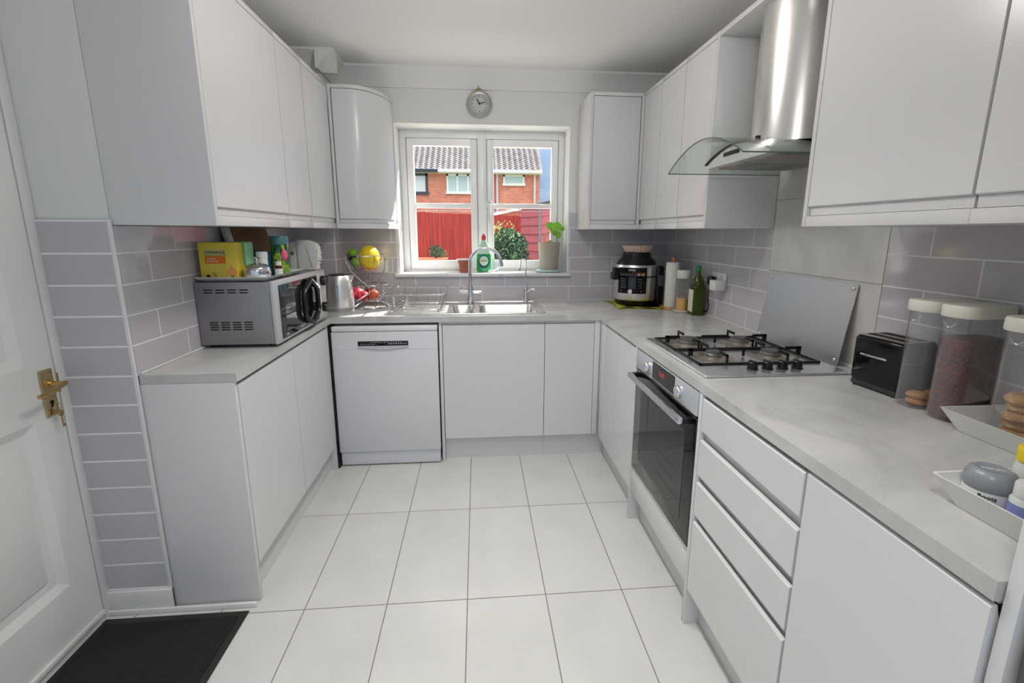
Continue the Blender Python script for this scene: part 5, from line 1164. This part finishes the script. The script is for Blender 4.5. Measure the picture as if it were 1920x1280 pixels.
# ------------------------------------------------------------------ outside
GZ = -.15
b = B(); box(b, -30, 4.3, GZ-.2, 40, 60, GZ-.001); struct('added_lawn', b, mat('lawn_green', (92, 104, 62), .95, noise=.3, nscale=3), 'unseen lawn added to cut light bouncing onto the house', 'lawn')  # out of view, added darker to hold back bounce on the house
b = B(); box(b, -30, .30, GZ-.2, 40, 4.3, GZ); struct('ground_outside', b, mat('pale_bounce_paving', (206, 203, 196), .95, noise=.1, nscale=3), 'unseen garden ground made pale to bounce daylight indoors', 'ground')  # out of view, paved pale to bounce daylight up to the ceiling
BRK = tile_mat('red_brick', 'x', .225, .075, (0, 0), (214, 116, 96), (232, 142, 118), (226, 196, 178), .85, .012, .5, .18, 1.2, .004)
def house():
    t = thing('house', 'red brick house with grey pantile roof beyond the garden fence', 'house', (1.2, 25, GZ))
    b = B(); box(b, -14, 25, GZ, 4.87, 33, 4.80); obj('brick_wall', b, BRK, t)
    b = B(); prism(b, [(25.0, 4.8), (33, 4.8), (29, 7.6)], 'x', 4.60, 4.87); obj('gable', b, BRK, t)
    # pantile roof, sloping up and away
    tb = bmesh.new(); x0, x1 = -9.0, 5.0; W_ = .32; rows = 22; per = 6; cols = int((x1-x0)/W_*per); y0, z0 = 24.62, 4.84; rise = math.radians(36); L = .235
    G = []
    for r in range(rows):
        for e in (0, 1):
            row = []
            for c in range(cols+1):
                x = x0+c*W_/per; ph = (c % per)/per; h = .055*(math.sin(2*PI*ph)*.6+.4*(1 if ph < .34 else 0)); s = (r+e)*L; lift = .04*(1-e)
                row.append(tb.verts.new((x, y0+s*math.cos(rise)-(h+lift)*math.sin(rise), z0+s*math.sin(rise)+(h+lift)*math.cos(rise))))
            G.append(row)
    for A, C in zip(G, G[1:]):
        for i in range(cols): tb.faces.new((A[i], A[i+1], C[i+1], C[i]))
    b = B(); merge(b, tb); obj('pantile_roof', b, mat('roof_tile_grey', (138, 133, 134), .8, noise=.25, nscale=2), t, smooth=0)
    b = B(); box(b, -1.0, 24.55, 4.72, 4.92, 24.66, 4.86); box(b, 4.87, 24.6, 4.70, 4.95, 25.0, 4.9); obj('white_gutter', b, UPVC, t)
    b = B(); box(b, -10, 24.55, 4.68, -1.0, 24.66, 4.86); obj('dark_gutter', b, mat('dark_grey_gutter', (62, 62, 68), .5), t)
    b = B(); box(b, -9, 24.66, 4.66, 4.9, 25, 4.72); obj('soffit', b, UPVC, t)
    PG = mat('far_glass', (196, 214, 220), .15)
    for nm, xa, xb, za, zb, m, bars in (('window', -3.3, -1.62, 3.52, 4.66, mat('dark_frame', (70, 74, 84), .5), 2), ('window', -.55, 1.30, 3.57, 4.64, UPVC, 3), ('window', 2.72, 3.96, 4.06, 4.64, UPVC, 0)):
        b = B(); f = .13 if bars == 2 else .1
        box(b, xa, 24.94, za, xa+f, 25, zb); box(b, xb-f, 24.94, za, xb, 25, zb); box(b, xa, 24.94, zb-f, xb, 25, zb); box(b, xa-.05, 24.9, za-.03, xb+.05, 25, za+f)
        if bars == 3:
            for k in (1, 2): box(b, xa+(xb-xa)*k/3-.05, 24.94, za, xa+(xb-xa)*k/3+.05, 25, zb)
        if bars == 2: box(b, (xa+xb)/2-.32, 24.94, za, (xa+xb)/2-.15, 25, zb)
        w = obj(nm, b, m, t); b = B(); box(b, xa+.05, 24.97, za+.05, xb-.05, 24.995, zb-.05); obj('pane', b, PG if bars != 2 else mat('far_pane_white', (226, 232, 238), .3), w)
    for x in (2.36, 4.55):
        b = B(); cyl(b, (x, 24.88, GZ), (x, 24.88, 4.70), .06, seg=12); obj('downpipe', b, mat('pale_pipe', (214, 216, 232), .5), t)
    b = B(); cyl(b, (2.18, 24.9, GZ), (2.18, 24.9, 4.70), .04, seg=12); obj('downpipe', b, mat('pink_pipe', (196, 130, 120), .5), t)
house()
# outbuilding wall between fence and house
t = thing('outbuilding', 'low brick outbuilding with white fascia behind the shrub', 'outbuilding', (1.9, 10, GZ))
b = B(); prism(b, [(1.35, GZ), (4.4, GZ), (4.4, 2.25), (2.7, 2.05), (1.35, 1.75)], 'y', 9.9, 12); obj('brick_wall', b, BRK, t)
b = B(); prism(b, [(1.30, 1.75), (2.75, 2.06), (2.75, 2.14), (1.30, 1.83)], 'y', 9.8, 12.05); obj('fascia', b, UPVC, t)
def wood_mat(name, c, k=.2, sx=14, sz=.6, rough=.8):
    m = bpy.data.materials.new(name); m.use_nodes = True; n = m.node_tree; bb = n.nodes['Principled BSDF']
    tcn = n.nodes.new('ShaderNodeTexCoord'); mp = n.nodes.new('ShaderNodeMapping'); mp.inputs['Scale'].default_value = (sx, 1, sz)
    a = n.nodes.new('ShaderNodeTexNoise'); a.inputs['Scale'].default_value = 2; a.inputs['Detail'].default_value = 6
    r = n.nodes.new('ShaderNodeValToRGB'); e = r.color_ramp.elements; l = lin(c)
    e[0].position = .3; e[0].color = (*[v*(1-k) for v in l], 1); e[1].position = .7; e[1].color = (*[min(1, v*(1+k)) for v in l], 1)
    n.links.new(tcn.outputs['Object'], mp.inputs[0]); n.links.new(mp.outputs[0], a.inputs['Vector']); n.links.new(a.outputs['Fac'], r.inputs['Fac']); n.links.new(r.outputs['Color'], bb.inputs['Base Color']); bb.inputs['Roughness'].default_value = rough; return m
RW = wood_mat('red_stained_wood', (164, 56, 46), .4)
t = thing('garden_fence', 'red stained close-board garden fence outside the window', 'fence', (.6, 6.5, GZ))
b = B(); n = 44
for i in range(n):
    x = -2.4+i*.11; zt = 1.775-.034*(x+.1)+random.uniform(-.008, .008); box(b, x, 6.50+.012*(i % 2), GZ, x+.108, 6.518+.012*(i % 2), zt)
obj('fence_boards', b, RW, t)
b = B(); box(b, -2.4, 6.53, 1.4, 2.4, 6.57, 1.46); box(b, -2.4, 6.53, .3, 2.4, 6.57, .36); obj('rail', b, RW, t)
t = thing('garden_shed', 'maroon painted shed with a dark felt roof at the right of the garden', 'shed', (2.9, 6, GZ))
SH = wood_mat('maroon_boards', (170, 90, 98), .12, .6, 10)
b = B()
A_ = Vector((1.985, 5.6, 0)); C_ = Vector((2.245, 5.0, 0)); D_ = Vector((3.9, 4.6, 0)); E_ = Vector((3.7, 6.6, 0))
def face_boards(p, q, z0, zp, zq, nrow=13):
    d = (q-p); nn = Vector((d.y, -d.x, 0)).normalized()
    for k in range(nrow):
        a0, a1 = k/nrow, (k+1)/nrow
        for_ = [(p, z0+(zp-z0)*a0), (q, z0+(zq-z0)*a0), (q, z0+(zq-z0)*a1), (p, z0+(zp-z0)*a1)]
        tb = bmesh.new(); v = [tb.verts.new((s.x+nn.x*(.018 if i < 2 else .0), s.y+nn.y*(.018 if i < 2 else 0), z)) for i, (s, z) in enumerate(for_)]
        w = [tb.verts.new((s.x-nn.x*.02, s.y-nn.y*.02, z)) for s, z in for_]
        tb.faces.new(v); tb.faces.new(w)
        for i in range(4): tb.faces.new((v[i], v[(i+1) % 4], w[(i+1) % 4], w[i]))
        merge(b, tb)
face_boards(A_, C_, GZ, 1.80, 1.80); face_boards(C_, D_, GZ, 1.80, 2.10)
obj('cladding', b, SH, t)
b = B(); cyl(b, (C_.x, C_.y-.015, GZ), (C_.x, C_.y-.015, 1.82), .022, seg=8); obj('corner_post', b, mat('slate_post', (104, 116, 128), .6), t)
b = B(); prism(b, [(1.93, 5.7), (2.20, 4.93), (3.95, 4.5), (3.75, 6.7)], 'z', 0, .05)
for v in b.verts: v.co.z += 1.80+max(0, (v.co.x-2.1))*.20
obj('felt_roof', b, mat('roof_felt', (70, 70, 74), .9), t)
# low garden wall carrying the trough
t = thing('garden_wall', 'low brick garden wall under the terracotta trough', 'garden wall', (.6, 4, GZ))
b = B(); box(b, -1.5, 3.92, GZ, 1.15, 4.12, .925); obj('brick_wall', b, BRK, t)
t = thing('planter_trough', 'terracotta trough with a small green plant in front of the red fence', 'planter', (.48, 4, .925))
b = B(); prism(b, [(.285, .927), (.665, .927), (.70, .985), (.25, .985)], 'y', 3.93, 4.09, .004); obj('trough', b, mat('orange_clay', (216, 116, 74), .7), t)
b = B(); box(b, .255, 3.922, .975, .70, 4.098, .992, .004); obj('rim', b, mat('orange_clay', (216, 116, 74), .7), t)
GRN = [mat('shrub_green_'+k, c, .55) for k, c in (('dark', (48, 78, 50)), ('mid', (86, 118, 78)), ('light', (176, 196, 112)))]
def leaves(name, cen, rad, n, size, m, parent, seed, shell_=.55):
    rnd = random.Random(seed); tb = bmesh.new()
    for i in range(n):
        while True:
            v = Vector((rnd.uniform(-1, 1), rnd.uniform(-1, 1), rnd.uniform(-1, 1)))
            if shell_ < v.length < 1: break
        p = Vector((cen[0]+v.x*rad[0], cen[1]+v.y*rad[1], cen[2]+v.z*rad[2])); a = Vector((rnd.uniform(-1, 1), rnd.uniform(-1, 1), rnd.uniform(-.3, 1))).normalized(); u = a.orthogonal().normalized(); w = a.cross(u)
        s = size*rnd.uniform(.6, 1.2); q = [tb.verts.new(p+u*s), tb.verts.new(p+w*s*.45), tb.verts.new(p-u*s), tb.verts.new(p-w*s*.45)]; tb.faces.new(q)
    me = bpy.data.meshes.new(name); tb.to_mesh(me); tb.free(); me.materials.append(m); bpy.data.objects.new
    o = bpy.data.objects.new(name, me); COL.objects.link(o); o.parent = parent
    me.transform(root_of(parent).matrix_basis.inverted()); return o
b = B(); tube(b, [(.60, 4.0, .985), (.605, 4.0, 1.04), (.56, 4.0, 1.08)], .008, 6); obj('stem', b, mat('woody', (150, 120, 90), .8), t)
leaves('foliage', (.53, 4.0, 1.09), (.12, .10, .10), 320, .022, GRN[0], t, 3, .1)
leaves('foliage', (.62, 4.0, 1.06), (.07, .06, .06), 120, .018, GRN[1], t, 5, .1)
t = thing('garden_shrub', 'dense dark green shrub with sun highlights coloured into its pale top-left leaves in front of the fence', 'shrub', (1.66, 4.5, GZ))
b = B()
for i in range(6):
    a = i*1.05; tube(b, [(1.66, 4.5, GZ), (1.66+.08*math.cos(a), 4.5+.08*math.sin(a), .4), (1.66+.2*math.cos(a), 4.5+.2*math.sin(a), 1.2)], .012, 6)
obj('branches', b, mat('woody', (150, 120, 90), .8), t)
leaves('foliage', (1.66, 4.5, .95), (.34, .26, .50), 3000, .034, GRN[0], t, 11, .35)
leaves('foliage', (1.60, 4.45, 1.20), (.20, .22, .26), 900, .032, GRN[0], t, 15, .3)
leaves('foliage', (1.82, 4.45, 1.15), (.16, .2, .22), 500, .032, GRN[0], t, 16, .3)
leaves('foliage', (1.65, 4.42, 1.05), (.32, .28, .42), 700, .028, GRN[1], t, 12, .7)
leaves('foliage', (1.58, 4.42, 1.33), (.26, .2, .24), 170, .022, GRN[2], t, 13, .6)  # pale leaves paint the sun highlights at the shrub's top left
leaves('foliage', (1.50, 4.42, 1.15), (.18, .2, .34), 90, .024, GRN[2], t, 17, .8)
leaves('foliage', (1.60, 4.5, .5), (.34, .26, .6), 1500, .04, GRN[0], t, 14, .3)
